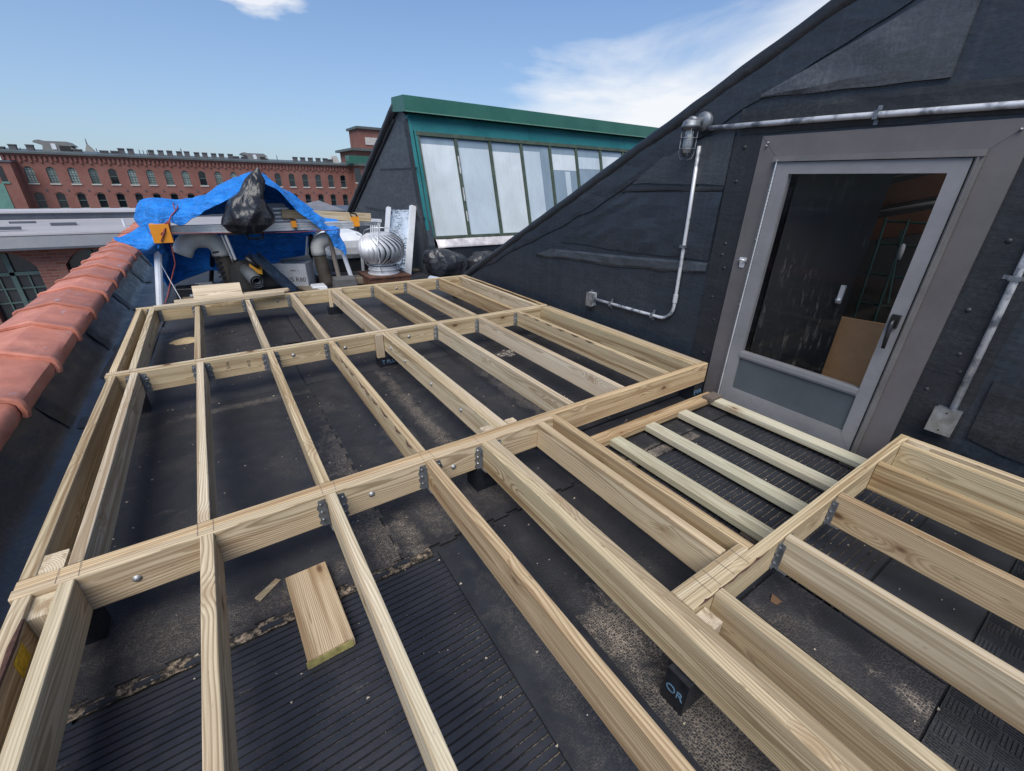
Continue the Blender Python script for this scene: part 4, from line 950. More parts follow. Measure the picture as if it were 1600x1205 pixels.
def ribmat(x0, x1, y0, y1, pitch, label, z1=.0145, groove=.006, depth=.006):
    b = MB(); V, F, MI = [], [], []
    n = int((y1 - y0) / pitch); prof_ = [(y0, .007)]
    for i in range(n):
        y = y0 + i * pitch
        prof_ += [(y, z1), (y + pitch - groove, z1), (y + pitch - groove * .85, z1 - depth), (y + pitch - groove * .15, z1 - depth)]
    prof_ += [(y0 + n * pitch, z1), (y0 + n * pitch + .012, z1), (y0 + n * pitch + .012, .007)]
    for (y, z) in prof_: V += [(x0, y, z), (x1, y, z)]
    for k in range(len(prof_) - 1):
        F.append((2 * k, 2 * k + 1, 2 * k + 3, 2 * k + 2))
        MI.append(1 if (prof_[k][1] < z1 - .001 and prof_[k + 1][1] < z1 - .001 and k > 0) else 0)
    for f, mi in zip(F, MI): b.add([V[i] for i in f], [(0, 1, 2, 3)], mi)
    o = b.obj('ribbed_mat', [RUB_R, RUB_G]); return tag(o, label, 'rubber mat')
flatmat(-.86, .343, 1.262, 3.165, RUB_A, 'pebbled black mat filling the middle bay beside the parapet', tabs='RF', z1=.0158)
flatmat(.347, 1.262, 1.262, 3.165, RUB_B, 'dusty pebbled mat under the doubled middle joist', tabs='F')
flatmat(1.27, 2.70, 1.62, 3.165, RUB_D, 'worn mat with a torn hole near the cross beam', tabs='')
flatmat(-.86, .33, 3.175, 4.072, RUB_S, 'smooth mat under the back bay beside the parapet', z1=.0135)
flatmat(.34, 1.50, 3.175, 4.19, RUB_S, 'smooth mat under the doubled back joist', z1=.014)
flatmat(1.508, 2.70, 3.175, 4.29, RUB_S, 'smooth mat at the back bay against the membrane wall', z1=.013)
flatmat(-.62, .48, 4.082, 5.3, RUB_S, 'smooth mat with sawdust pile under the back beam', z1=.014)
flatmat(.49, 1.55, 4.20, 5.2, RUB_S, 'square smooth mat under the back beam post', z1=.0135)
flatmat(1.558, 2.70, 4.30, 5.2, RUB_S, 'smooth mat in the far corner below the verge', z1=.014)
flatmat(-1.0 + .1, -.63, 4.05, 5.6, RUB_S, 'curled strip of mat against the parapet flashing', z1=.018, rot=rad(-2))
rm_ = ribmat(-.70, .735, -1.3, 1.205, .0246, 'wide ribbed mat with an offcut block lying on it')
# loose puzzle connectors along the ribbed mat edge
for i, (x, yo) in enumerate(((-.56, .0), (-.455, .004), (-.33, -.002), (-.12, .003), (.03, .0), (.25, .004), (.34, .016))):
    b = MB(); w = .036
    b.prism([(x - w, 1.217 + yo, .008), (x - w * .75, 1.236 + yo, .008), (x + w * .75, 1.236 + yo, .008), (x + w, 1.217 + yo, .008)], (0, 0, .0062))
    b.obj('puzzle_tab', RUB_R, rm_)
flatmat(.458, .742, -1.25, 1.208, RUB_P, 'long smooth rubber plank laid over the ribbed mat', z1=.027, z0=.0155, rot=rad(-.9))
flatmat(.752, 1.30, -1.3, 1.235, RUB_C, 'pebbled mat with spilled sand under doubled front joist', tabs='')
flatmat(1.31, 1.56, .42, 1.25, RUB_P, 'narrow smooth mat beside the step frame', z1=.013)
flatmat(1.31, 2.72, 1.262, 1.60, RUB_E, 'dusty mat strip between rim joist and step frame', z1=.0135)
ribmat(1.575, 2.74, .19, 1.175, .030, 'ribbed mat under the flat studs before the door', groove=.008)
flatmat(1.575, 2.2, 1.187, 1.25, RUB_E, 'thin sandy mat edge at the step frame end plate', z1=.013)
flatmat(1.31, 1.562, -.10, .41, RUB_F, 'torn-edged smooth mat beside the checker mat', z1=.0165)
flatmat(1.572, 2.74, -.098, .18, RUB_P, 'smooth rubber square between ribbed and checker mats', z1=.013)
# checker mat: alternating groups of raised bars
b = MB(); b.box(1.312, 2.74, -1.3, -.108, .0065, .0105)
P_ = .056
for i in range(25):
    for jj in range(21):
        cx_, cy_ = 1.345 + i * P_, -.14 - jj * P_
        for k in range(5):
            o_ = (k - 2) * .0098
            if (i + jj) % 2: b.box(cx_ - .0255, cx_ + .0255, cy_ + o_ - .0024, cy_ + o_ + .0024, .0102, .0135)
            else: b.box(cx_ + o_ - .0024, cx_ + o_ + .0024, cy_ - .0255, cy_ + .0255, .0102, .0135)
tag(b.obj('checker_mat', RUB_K), 'black checker-plate mat with raised bar pattern', 'rubber mat')
# torn hole debris
b = MB()
for i in range(26):
    a = random.random() * 6.28; r_ = random.random() ** .6 * .075; x, y = 1.945 + r_ * 1.2 * math.cos(a), 2.955 + r_ * math.sin(a); s = random.uniform(.006, .018)
    b.prism([(x + s * math.cos(t_), y + s * .7 * math.sin(t_), .0148) for t_ in (0, 1.3, 2.4, 3.6, 5.0)], (0, 0, random.uniform(.002, .007)))
tag(b.obj('crumbled_foam', CHIP), 'pale crumbled foam showing in the torn mat', 'debris', kind='stuff')
# grit and chips scattered over the mats
b = MB(); rn = random.Random(3)
for i in range(900):
    x, y = rn.uniform(-.85, 2.7), rn.uniform(-.4, 5.1); s = rn.choice((.0015, .002, .002, .003, .004, .006)); a = rn.random() * 6.28
    if .45 < x < .75 and y < 1.21: z = .0275
    else: z = .0160
    b.prism([(x + s * rn.uniform(.6, 1.3) * math.cos(a + t_), y + s * math.sin(a + t_) * .6, z) for t_ in (0, 2.1, 4.1)], (0, 0, s * .6))
tag(b.obj('grit', CHIP), 'pale grit and wood crumbs scattered over the mats', 'grit', kind='stuff')
def heap(name, x, y, rx, ry, h, m, label, z=.0142):
    b = MB(); NR, NA = 7, 26; V = [(x, y, z + h)]
    for r_ in range(1, NR + 1):
        for a in range(NA):
            an = 2 * math.pi * a / NA; k = 1 + .28 * mnoise.noise(Vector((math.cos(an) * 1.7 + x, math.sin(an) * 1.7 + y, 1)))
            q = r_ / NR; V.append((x + rx * q * k * math.cos(an), y + ry * q * k * math.sin(an), z + max(0, h * (1 - q) ** 1.1 + .004 * (1 - q) * mnoise.noise(Vector((an * 3, q * 9, y))))))
    F = [(0, 1 + a, 1 + (a + 1) % NA) for a in range(NA)]
    for r_ in range(NR - 1):
        for a in range(NA): F.append((1 + r_ * NA + a, 1 + (r_ + 1) * NA + a, 1 + (r_ + 1) * NA + (a + 1) % NA, 1 + r_ * NA + (a + 1) % NA))
    b.add(V, F); return tag(b.obj(name, m, smooth=True), label, 'pile', kind='stuff')
heap('sawdust_pile', -.405, 4.72, .12, .10, .014, SAND, 'yellow sawdust heap in the far left bay')
b = MB(); V = []; n = 120
for i in range(n + 1):
    x = -.66 + 1.12 * i / n
    for k, y in enumerate((1.212, 1.228, 1.245, 1.262)):
        V.append((x, y + .006 * mnoise.noise(Vector((x * 30, k, 0))), .0095 + (.0065 * max(0, mnoise.noise(Vector((x * 45, y * 60, 2))) + .35) if k in (1, 2) else 0)))
b.add(V, [(i * 4 + k, i * 4 + k + 1, (i + 1) * 4 + k + 1, (i + 1) * 4 + k) for i in range(n) for k in range(3)])
tag(b.obj('seam_dirt', SEAMD, smooth=True), 'sandy dirt caught in the seam above the ribbed mat', 'dirt', kind='stuff')
# loose pieces
b = MB(); b.add([(-.405, 1.865, .0165), (-.37, 1.878, .024), (-.345, 1.87, .0165), (-.352, 1.848, .021), (-.385, 1.846, .0168)], [(0, 1, 4), (1, 3, 4), (1, 2, 3)])
tag(solidify(b.obj('paper_scrap', m_plain('pale_blue_paper', (.30, .40, .55), .7)), .001), 'crumpled pale blue paper scrap on the pebbled mat', 'scrap')
b = MB(); b.add([(1.05, 2.02, .0162), (1.11, 2.0, .019), (1.115, 2.012, .0162), (1.06, 2.035, .018)], [(0, 1, 2, 3)])
tag(solidify(b.obj('wood_chip', W_PALE), .002), 'pale wood chip beside the doubled middle joist', 'chip')
b = MB(); b.add([(1.40, .35, .018), (1.425, .36, .03), (1.44, .345, .018), (1.43, .325, .022), (1.405, .33, .017)], [(0, 1, 4), (1, 3, 4), (1, 2, 3)])
tag(solidify(b.obj('dry_leaf', m_plain('brown_leaf', (.10, .05, .022), .8)), .001), 'curled brown leaf under the joist hanger by the door', 'leaf')
of = lnk('wood_offcut', board_mesh(.365, .038, .140).mesh('wood_offcut', W_DECK), Matrix.Translation((.02, 1.185, .0355)) @ Matrix.Rotation(rad(91.5), 4, 'Z') @ Matrix.Rotation(rad(90), 4, 'X'))
tag(of, 'short treated plank offcut lying flat on the ribbed mat', 'offcut')
q = MB(); q.box(-.049, .089, 1.0005, 1.002, .02, .05); q.obj('paint_mark', m_plain('yellow_green_end', (.30, .27, .10), .8, 0, .4, 40), of)
q = MB(); q.hexa([(-.16, 1.37, .016), (-.085, 1.42, .016), (-.07, 1.405, .016), (-.145, 1.345, .016), (-.155, 1.37, .022), (-.085, 1.42, .019), (-.07, 1.405, .019), (-.14, 1.345, .022)])
tag(q.obj('wood_sliver', W_PALE), 'pale split wood sliver poking out beside the flat offcut', 'sliver')
tag(board_ab('loose_stud', W_PALE, None, (-.565, 4.83, ZT + .0215), (.49, 4.955, ZT + .0215), .062, .036), 'loose pale stud lying across joists beside the back beam', 'lumber')
pb = thing('plank_offcut', (-.1, 5.02, ZT), 'short wide plank offcut tilted up on the back beam', 'offcut')
A, B = at_y(300, 449, 5.22), at_y(377, 443, 5.22); C_, D_ = at_y(378, 465, 5.03), at_y(304, 472, 5.03)
mw = Matrix.Translation((A + B + C_ + D_) / 4)
ex = ((B - A) + (C_ - D_)).normalized(); ey = ((A + B) - (C_ + D_)); ey = (ey - ex * ey.dot(ex)).normalized(); ez = ex.cross(ey)
rotm = Matrix((ex, ey, ez)).transposed().to_4x4()
lnk('plank', board_mesh(((B - A).length + (C_ - D_).length) / 2, .036, ((A + B) / 2 - (C_ + D_) / 2).length).mesh('plank', W_PALE), mw @ rotm @ Matrix.Rotation(rad(90), 4, 'X'), pb)
board_ab('plank', W_PALE, pb, (-.43, 5.055, ZT + .012), (.56, 5.11, ZT + .014), .11, .02)

# ================================================================== far monitor with green glazing
fm = thing('glazed_monitor', (5, 8, 0), 'black gabled sawtooth monitor with sloping white glazing and green cap', 'building')
XF, XE = 2.80, 10.2
FY = lambda z: 6.56 + (z - .52) * (7.02 - 6.56) / (2.08 - .52)      # glazing plane
gp = [(6.50, 0), (6.50, .47), (FY(2.3) + .02, 2.28), (7.42, 2.40), (12.3, 0.0)]
b = MB(); b.prism([(XF, y, z) for y, z in gp], (.1, 0, 0)); b.obj('gable_wall', MEMB3, fm)
b = MB(); b.prism([(XE, y, z) for y, z in gp], (.1, 0, 0)); b.obj('end_wall', MEMB, fm)
b = MB(); b.prism([(XF + .1, 12.3, 0), (XF + .1, 7.42, 2.40), (XF + .1, 7.42, 2.32), (XF + .1, 12.1, 0)], (XE - XF - .1, 0, 0)); b.obj('roof_slope', MEMB, fm)
pts = [(XF - .01, 12.35 - 4.93 * i / 30, 0.0 + 2.41 * i / 30 + .01 * mnoise.noise(Vector((i * .6, 0, 0)))) for i in range(31)]
b = MB(); b.tube(pts, [.075 + .012 * mnoise.noise(Vector((i * .5, 3, 1))) for i in range(31)], 10); b.obj('verge_roll', MEMB2, fm, smooth=True)
b = MB(); b.tube([(XF - .005, y + .13, z - .16) for (x, y, z) in pts[3:]], [.03 + .012 * mnoise.noise(Vector((i * .9, 3, 5))) for i in range(28)], 8); b.obj('verge_lap', MEMB2, fm, smooth=True)
b = MB(); b.bar((XF - .012, 6.50 + .05, .40), (XF - .012, FY(2.2) + .02, 2.2), .11, .03, up=(1, 0, 0)); b.obj('corner_lap', MEMB2, fm)
b = MB(); b.box(XF - .014, XF - .002, 6.6, 9.6, .86, .885); b.obj('lap_seam', MEMB2, fm); b = MB(); b.box(XF - .012, XF - .002, 6.75, 8.5, 1.55, 1.568); b.obj('lap_seam', MEMB2, fm)
b = MB(); b.box(XF + .1, XE, 6.47, 6.56, 0, .445); b.obj('curb', MEMB, fm)
def slab(x0, x1, z0, z1, off0, off1, m, name, par_):
    """piece parallel to the glazing plane, off0..off1 metres in front of it"""
    q = MB(); n = Vector((0, -1, .295)).normalized()
    c = [Vector((x0, FY(z0), z0)), Vector((x1, FY(z0), z0)), Vector((x1, FY(z1), z1)), Vector((x0, FY(z1), z1))]
    q.hexa([p + n * off0 for p in c] + [p + n * off1 for p in c]); return q.obj(name, m, par_)
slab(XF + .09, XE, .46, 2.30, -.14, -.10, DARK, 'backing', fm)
slab(2.80, 2.855, .50, 2.26, -.03, .035, TEAL, 'corner_trim', fm)
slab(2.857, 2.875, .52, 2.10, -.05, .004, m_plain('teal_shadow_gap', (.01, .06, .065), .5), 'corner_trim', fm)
slab(2.877, 2.915, .56, 2.10, -.03, .03, TEAL, 'corner_trim', fm)
slab(2.83, 5.02, 2.055, 2.285, -.03, .022, TEAL, 'fascia_panel', fm)
slab(5.026, 7.4, 2.055, 2.285, -.03, .022, TEAL, 'fascia_panel', fm)
slab(7.406, XE, 2.055, 2.285, -.03, .022, TEAL, 'fascia_panel', fm)
slab(2.90, XE, 2.0, 2.052, -.03, .035, MULL, 'head_frame', fm)
slab(2.90, XE, .555, .592, -.03, .03, MULL, 'sill_frame', fm)
PX = [2.925 + .632 * k for k in range(12)]
for k, x in enumerate(PX):
    if x > XE - .1: break
    slab(x - .024, x + .024, .593, 1.999, -.03, .026, MULL, 'mullion', fm)
    if k < 11:
        x0, x1 = x + .025, x + .632 - .025
        q = slab(x0, x1, .594, 1.998, -.012, -.004, CLEARDARK, 'pane', fm)
        zt = 1.90 - .02 * (k % 3)
        if k in (3,): slab(x0 + .005, x0 + .38, .60, zt, -.003, -.001, FROST, 'blind', q)
        elif k == 4: slab(x0 + .005, x1 - .005, 1.62, zt, -.003, -.001, BLIND, 'blind', q); slab(x0 + .30, x0 + .42, .8, 1.6, -.003, -.001, FROST, 'blind', q)
        elif k == 5: slab(x0 + .005, x1 - .005, 1.66, zt, -.003, -.001, FROST, 'blind', q)
        else: slab(x0 + .005, x1 - .005, .60, zt, -.003, -.001, FROST if k % 2 else BLIND, 'blind', q)
for (z0, z1) in ((1.1, 1.3), (.8, .95), (1.5, 1.75)): slab(PX[1] - .008, PX[1] + .01, z0, z1, .0265, .028, FLASH, 'peeled_paint', fm)
q = slab(PX[5] + .30, PX[5] + .335, 1.0, 1.42, -.0009, .004, BLACK, 'dark_strip', fm)
rows = []
for i in range(34):
    x = 2.93 + i * (XE - 2.93) / 33
    rows.append([(x, FY(.55) - .03, .553), (x, FY(.5) - .06, .505 + .012 * mnoise.noise(Vector((x * 5, 0, 0)))), (x, 6.46, .462 + .012 * mnoise.noise(Vector((x * 7, 2, 0)))), (x, 6.452, .43)])
vs_, fs = patch(rows, 1, 3, .006, 9); b = MB(); b.add(vs_, fs); solidify(b.obj('sill_flashing', FLASH, fm, smooth=True), .004)
# green metal ridge cap
cp = [(6.97, 2.295), (6.93, 2.30), (6.955, 2.50), (7.44, 2.52), (7.47, 2.36), (7.40, 2.33)]
b = MB(); b.prism([(2.73, y, z) for y, z in cp], (XE - 2.73 + .1, 0, 0)); b.obj('ridge_cap', GREENCAP, fm)
b = MB(); b.box(2.735, XE + .1, 6.925, 6.9295, 2.293, 2.306); b.obj('cap_drip', m_plain('drip_green', (.12, .25, .19), .35), fm)

# ================================================================== things on the roof behind the deck
# turbine vent on its rusty curb
tv = thing('turbine_vent', (1.97, 6.32, .14), 'round aluminium turbine vent with curved vanes on rusty curb', 'roof vent')
TX, TY, TZ = 1.985, 6.32, .155
VALU = m_plain('spun_aluminium', (.66, .67, .69), .55, .6, .12, 7)
b = MB(); b.lathe((TX, TY, TZ), [(.22, 0), (.222, .012), (.208, .016), (.205, .055), (.212, .058), (.212, .070), (.200, .074), (.196, .115)], 36); b.obj('collar', VALU, tv, smooth=False)
vm = MB(); V = []; n = 16
for i in range(n + 1):
    t_ = i / n; ph = rad(-62 + 124 * t_); R_ = .325 * math.cos(ph) ** .8; z = .13 + .215 + .235 * math.sin(ph)
    a0 = .62 * math.sin(t_ * math.pi) - .25 * t_
    for da, rr in ((0.0, 1.0), (.115, .985), (.20, .90)):
        V.append((TX + R_ * rr * math.cos(a0 + da), TY + R_ * rr * math.sin(a0 + da), TZ + z))
vm.add(V, [(i * 3 + k, i * 3 + k + 1, i * 3 + k + 4, i * 3 + k + 3) for i in range(n) for k in range(2)])
vme = vm.mesh('vane', VALU, (TX, TY, TZ), True)
for k in range(26): lnk('vane', vme, Matrix.Translation((TX, TY, TZ)) @ Matrix.Rotation(2 * math.pi * k / 26, 4, 'Z'), tv)
b = MB(); b.lathe((TX, TY, TZ), [(.0005, .575), (.05, .573), (.12, .562), (.165, .545), (.17, .535), (.0005, .54)], 32); b.obj('top_cap', VALU, tv, smooth=True)
b = MB(); b.lathe((TX, TY, TZ), [(.17, .13), (.188, .118), (.19, .14), (.175, .15)], 32); b.obj('bottom_ring', VALU, tv, smooth=True)
b = MB(); b.lathe((TX, TY, TZ), [(.12, .10), (.12, .52), (.001, .53)], 20); b.obj('throat', DARK, tv)
for a in (-2.0, .1, 2.2):
    b = MB(); b.tube([(TX + r_ * math.cos(a), TY + r_ * math.sin(a), TZ + z) for r_, z in ((.215, .05), (.30, .12), (.352, .30), (.34, .45), (.25, .58), (.1, .62), (0, .625))], .007, 6); b.obj('support_strap', VALU, tv, smooth=True)
b = MB(); b.box(TX - .29, TX + .29, TY - .29, TY + .29, .006, .15); b.box(TX - .30, TX + .30, TY - .30, TY + .30, .135, .156)
tag(b.obj('vent_curb', RUSTY), 'rusty square steel curb under the turbine vent', 'vent curb')

# saw stand
YS = 6.45
st = thing('saw_stand', (.6, YS, 0), 'aluminium mitre-saw stand with orange brackets under the blue tarp', 'saw stand')
A, B = at_y(262, 357, YS), at_y(552, 358, YS)
zr = (A.z + B.z) / 2
b = MB()
for dz, h in ((.055, .02), (.025, .022), (-.01, .03)): b.box(A.x, B.x, YS - .045, YS + .045, zr + dz - h / 2, zr + dz + h / 2)
b.box(A.x + .005, B.x - .005, YS - .035, YS + .035, zr - .024, zr + .064); b.obj('rail', ALU, st)
C_ = at_y(588, 352, YS + .1)
b = MB(); b.box(B.x - .5, C_.x, YS + .03, YS + .08, zr + .0, zr + .045); b.obj('extension_bar', GALV, st)
for px in ((252, 364),):
    q = at_y(px[0], px[1], YS - .2); b = MB(); b.box(q.x - .085, q.x + .085, YS - .25, YS - .05, q.z - .10, q.z + .09); b.obj('end_bracket', ORANGE, st)
def leg(a, c, r, m): b = MB(); b.tube([a, c], r, 10); return b.obj('leg', m, st)
leg(at_y(246, 378, YS - .05), at_z(250.5, 480, .01), .036, POLE)
leg(at_y(528, 372, YS), at_z(553.5, 446, .01), .030, POLE)
leg(at_y(515, 372, YS + .1), at_z(533, 447, .01), .032, m_plain('brown_leg', (.17, .14, .12), .6))
leg(at_y(352, 367, YS), at_y(371, 413, YS + .1), .016, WHITE); leg(at_y(346, 367, YS + .03), at_y(366, 413, YS + .12), .012, ALU)
leg(at_y(366, 405, YS + .08), at_z(391, 449, .01), .032, BLACK)
leg(at_y(486, 368, YS + .2), at_z(485, 436, .01), .028, BLACK); leg(at_y(480, 370, YS + .25), at_y(478, 405, YS + .3), .014, ALU)
leg(at_y(334, 366, YS + .3), at_z(330, 440, .01), .028, BLACK)
b = MB(); b.box(at_y(372, 350, YS).x - .16, at_y(372, 350, YS).x + .25, YS - .06, YS + .06, zr - .05, zr - .026); b.obj('saw_mount', BLACK, st)
for (px, py, y) in ((459, 350, YS - .08), (555, 346, YS - .02)):
    q = at_y(px, py, y); cl = thing('bar_clamp', q, 'orange bar clamp gripping the saw stand rail' if px < 500 else 'orange bar clamp holding a stud end', 'clamp')
    s = .03 if px < 500 else .05
    b = MB(); b.box(q.x - s, q.x + s, q.y - .02, q.y + .02, q.z - s * 1.3, q.z + s * 1.2); b.obj('jaw', ORANGE, cl)
    b = MB(); b.tube([(q.x - s * .8, q.y - .01, q.z + s * 1.2), (q.x - s * 1.2, q.y, q.z + s * 2.2), (q.x + s * .4, q.y, q.z + s * 1.9), (q.x + s * .7, q.y, q.z + s * 1.1)], s * .25, 6); b.obj('lever', BLACK, cl)
    b = MB(); b.box(q.x + s * .2, q.x + s * .8, q.y - .015, q.y + .015, q.z - s * 2.4, q.z - s * 1.25); b.obj('bar', BLACK, cl)
A, B = at_y(440, 334, YS + .12), at_y(579, 340, YS + .12)
tag(board_ab('stud', W_PALE, None, A, B, .045, .11), 'pale stud clamped on top of the saw stand', 'lumber')
A, B = at_y(519, 347, YS + .22), at_y(534, 347, YS + .22)
tag(board_ab('stud', m_plain('red_stained_wood', (.20, .065, .03), .7), None, A, B, .06, .05), 'short reddish stud end behind the clamped stud', 'lumber')

# saw body under the bags: grey housing glimpsed through the tarp
sw = thing('mitre_saw', at_y(420, 340, YS + .2), 'pale metal mitre saw body glimpsed under tarp and black bag', 'saw')
A = at_y(415, 318, YS + .22); B = at_y(452, 352, YS + .22)
b = MB(); b.hexa([(A.x, A.y - .08, B.z), (B.x + .12, A.y - .08, B.z), (B.x + .12, A.y + .2, B.z), (A.x, A.y + .2, B.z), (A.x, A.y - .04, A.z), (B.x - .02, A.y - .04, A.z), (B.x - .02, A.y + .14, A.z), (A.x, A.y + .14, A.z)]); b.obj('housing', CARD, sw)
for k in range(4):
    z = B.z + (A.z - B.z) * (.2 + .18 * k); b = MB(); b.box(A.x + .06, B.x + .02, A.y - .085 + .008 * k, A.y - .06, z, z + .02); b.obj('fence_rib', ALU, sw)

# ---- blue tarpaulin: roof-like drape, rear curtain, gathered left end and right tail
F_, M_, K_ = YS - .16, YS + .28, YS + .72
def P(px, py, y): return at_y(px, py, y)
tb = MB()
rows = [
    [P(248, 388, F_ - .02), P(236, 370, F_ + .05), P(216, 352, M_), P(212, 338, K_), P(222, 342, K_ + .2)],
    [P(262, 350, F_), P(248, 338, F_ + .06), P(226, 319, M_), P(224, 317, K_), P(236, 335, K_ + .2)],
    [P(282, 351, F_), P(272, 334, F_ + .08), P(255, 314, M_), P(258, 314, K_), P(264, 336, K_ + .2)],
    [P(306, 342, F_), P(297, 328, F_ + .1), P(292, 314, M_), P(296, 316, K_), P(300, 338, K_ + .2)],
    [P(334, 324, F_), P(327, 313, F_ + .1), P(327, 303, M_), P(332, 304, K_), P(338, 335, K_ + .2)],
    [P(364, 309, F_), P(358, 299, F_ + .1), P(356, 288, M_), P(362, 290, K_), P(368, 330, K_ + .2)],
    [P(384, 300, F_), P(380, 288, F_ + .1), P(378, 277, M_), P(384, 280, K_), P(390, 330, K_ + .2)],
    [P(404, 285, F_), P(402, 279, F_ + .1), P(402, 273, M_), P(406, 277, K_), P(408, 328, K_ + .2)],
    [P(432, 297, F_), P(430, 293, F_ + .1), P(428, 289, M_), P(430, 291, K_), P(432, 332, K_ + .2)],
    [P(452, 317, F_), P(452, 311, F_ + .1), P(453, 304, M_), P(455, 306, K_), P(456, 338, K_ + .2)],
    [P(478, 342, F_), P(482, 335, F_ + .1), P(484, 325, M_), P(485, 328, K_ - .2), P(482, 340, K_)],
    [P(500, 360, F_), P(508, 352, F_ + .08), P(512, 341, M_ - .1), P(512, 344, M_ + .1), P(508, 350, M_ + .2)],
    [P(514, 372, F_), P(524, 364, F_ + .05), P(528, 351, M_ - .2), P(526, 356, M_ - .05), P(520, 364, M_)],
    [P(523, 386, F_), P(528, 380, F_ + .02), P(531, 370, F_ + .1), P(530, 374, F_ + .14), P(526, 380, F_ + .16)],
    [P(536, 392, F_), P(538, 388, F_ + .02), P(540, 384, F_ + .06), P(540, 388, F_ + .08), P(538, 392, F_ + .08)],
    [P(540, 401, F_), P(541.5, 399, F_ + .01), P(543, 397, F_ + .03), P(542.5, 398, F_ + .04), P(541.5, 400, F_ + .04)]]
vs_, fs = patch(rows, 8, 10, .034, 5.0); tb.add(vs_, fs)
# rear curtain hanging to the roof
rows = [[P(240, 400, K_ - .45), P(246, 420, K_ - .5), P(262, 448, K_ - .6)], [P(262, 372, K_), P(262, 410, K_), P(272, 446, K_ - .1)], [P(300, 362, K_ + .1), P(304, 400, K_ + .15), P(312, 428, K_ + .1)],
        [P(350, 350, K_ + .2), P(352, 390, K_ + .15), P(352, 425, K_ + .1)], [P(390, 350, K_ + .25), P(394, 390, K_ + .25), P(394, 420, K_ + .2)],
        [P(430, 350, K_ + .2), P(432, 390, K_ + .15), P(430, 412, K_ + .1)], [P(470, 350, K_ + .2), P(470, 385, K_ + .2), P(462, 408, K_ + .15)], [P(496, 352, K_ + .15), P(486, 380, K_ + .1), P(476, 402, K_ + .1)]]
vs_, fs = patch(rows, 8, 9, .045, 3.2, 5); tb.add(vs_, fs)
# gathered left flap
rows = [[P(176, 371, YS - .1), P(190, 369, YS - .06), P(208, 361, YS), P(226, 350, YS + .05)], [P(183, 377, YS - .16), P(198, 377, YS - .16), P(216, 371, YS - .12), P(234, 362, YS - .05)],
        [P(202, 385, YS - .2), P(214, 386, YS - .22), P(228, 381, YS - .2), P(242, 374, YS - .16)], [P(222, 396, YS - .2), P(231, 394, YS - .22), P(240, 389, YS - .22), P(248, 382, YS - .2)],
        [P(236, 412, YS + .12), P(242, 408, YS + .08), P(248, 401, YS + .04), P(256, 390, YS - .02)], [P(262, 446, YS + .3), P(262, 432, YS + .25), P(262, 414, YS + .2), P(264, 396, YS + .1)]]
vs_, fs = patch(rows, 7, 7, .02, 7, 9); tb.add(vs_, fs)
# knot wrapped round the left pole
q = at_y(247, 386, YS - .06); tb.tube([(q.x, q.y, q.z + .07), (q.x + .004, q.y, q.z + .03), (q.x, q.y, q.z - .03), (q.x + .01, q.y, q.z - .07)], [.045, .05, .044, .05], 12)
tp = tb.obj('tarp', TARP, smooth=True); solidify(tp, .004)
tag(tp, 'bright blue tarpaulin draped and tied over the saw stand', 'tarpaulin')
# ---- black bag over the saw
def blob(name, secs, m, label, cat, seed=0, amp=.03, n=40, freq=4.0, group=None, solid=False):
    """lumpy creased sack: horizontal sections (centre x, centre y, z, half width, half depth)"""
    b = MB(); V = []; F = []; sub = 6
    def lerp(a, c, t_): return [p + (r_ - p) * t_ for p, r_ in zip(a, c)]
    S_ = []
    for i in range(len(secs) - 1):
        for k in range(sub): S_.append(lerp(secs[i], secs[i + 1], (1 - math.cos(math.pi * k / sub)) / 2 if 0 < i < len(secs) - 2 else k / sub))
    S_.append(secs[-1])
    for (cx_, cy_, z, hw, hd) in S_:
        for k in range(n):
            a = 2 * math.pi * k / n; d = Vector((math.cos(a), math.sin(a), 0)); q = Vector((cx_ + hw * d.x, cy_ + hd * d.y, z))
            ridge = abs(mnoise.noise(Vector((q.x * freq * 1.6 + seed, q.y * freq * 1.6, q.z * freq * .7)))) * 2 - .5
            fine = abs(mnoise.noise(Vector((q.x * freq * 4 + seed, q.y * freq * 4, q.z * freq * 2.5)))) - .2
            w = min(1, (hw + hd) / .15)
            V.append(q + d * (-ridge * amp - fine * amp * .5) * w + Vector((0, 0, mnoise.noise(q * freq * 2 + Vector((seed, 0, 0))) * amp * .5 * w)))
    L_ = len(S_)
    F = [(i * n + k, i * n + (k + 1) % n, (i + 1) * n + (k + 1) % n, (i + 1) * n + k) for i in range(L_ - 1) for k in range(n)]
    F += [tuple(range(n))[::-1], tuple((L_ - 1) * n + k for k in range(n))]
    b.add(V, F); return tag(b.obj(name, m, smooth=True), label, cat, group)
yb = YS - .27
def sec(pl, pr, py, hd, y=yb):
    a, c = at_y(pl, py, y), at_y(pr, py, y); return [(a.x + c.x) / 2, y, (a.z + c.z) / 2, max(.004, abs(c.x - a.x) / 2), hd]
blob('black_bag', [sec(380, 396, 366, .04), sec(360, 410, 361, .11), sec(348, 428, 351, .16), sec(347, 431, 340, .17), sec(351, 421, 324, .16), sec(362, 415, 308, .14), sec(375, 418, 294, .11), sec(384, 420, 283, .08), sec(391, 414, 274, .05), sec(398, 407, 266, .025), sec(402, 403.5, 261, .004)], BAG, 'shiny black plastic bag pulled to a peak over the saw', 'bag', 5, .05, 64, 2.6)
b = MB(); A = at_y(386, 367, YS - .1); b.tube([(A.x, A.y, A.z), (A.x + .01, A.y, A.z - .045), (A.x + .1, A.y, A.z - .05), (A.x + .17, A.y, A.z - .04), (A.x + .18, A.y, A.z + .03)], .013, 8)
b.obj('handle', BLACK, sw, smooth=True)
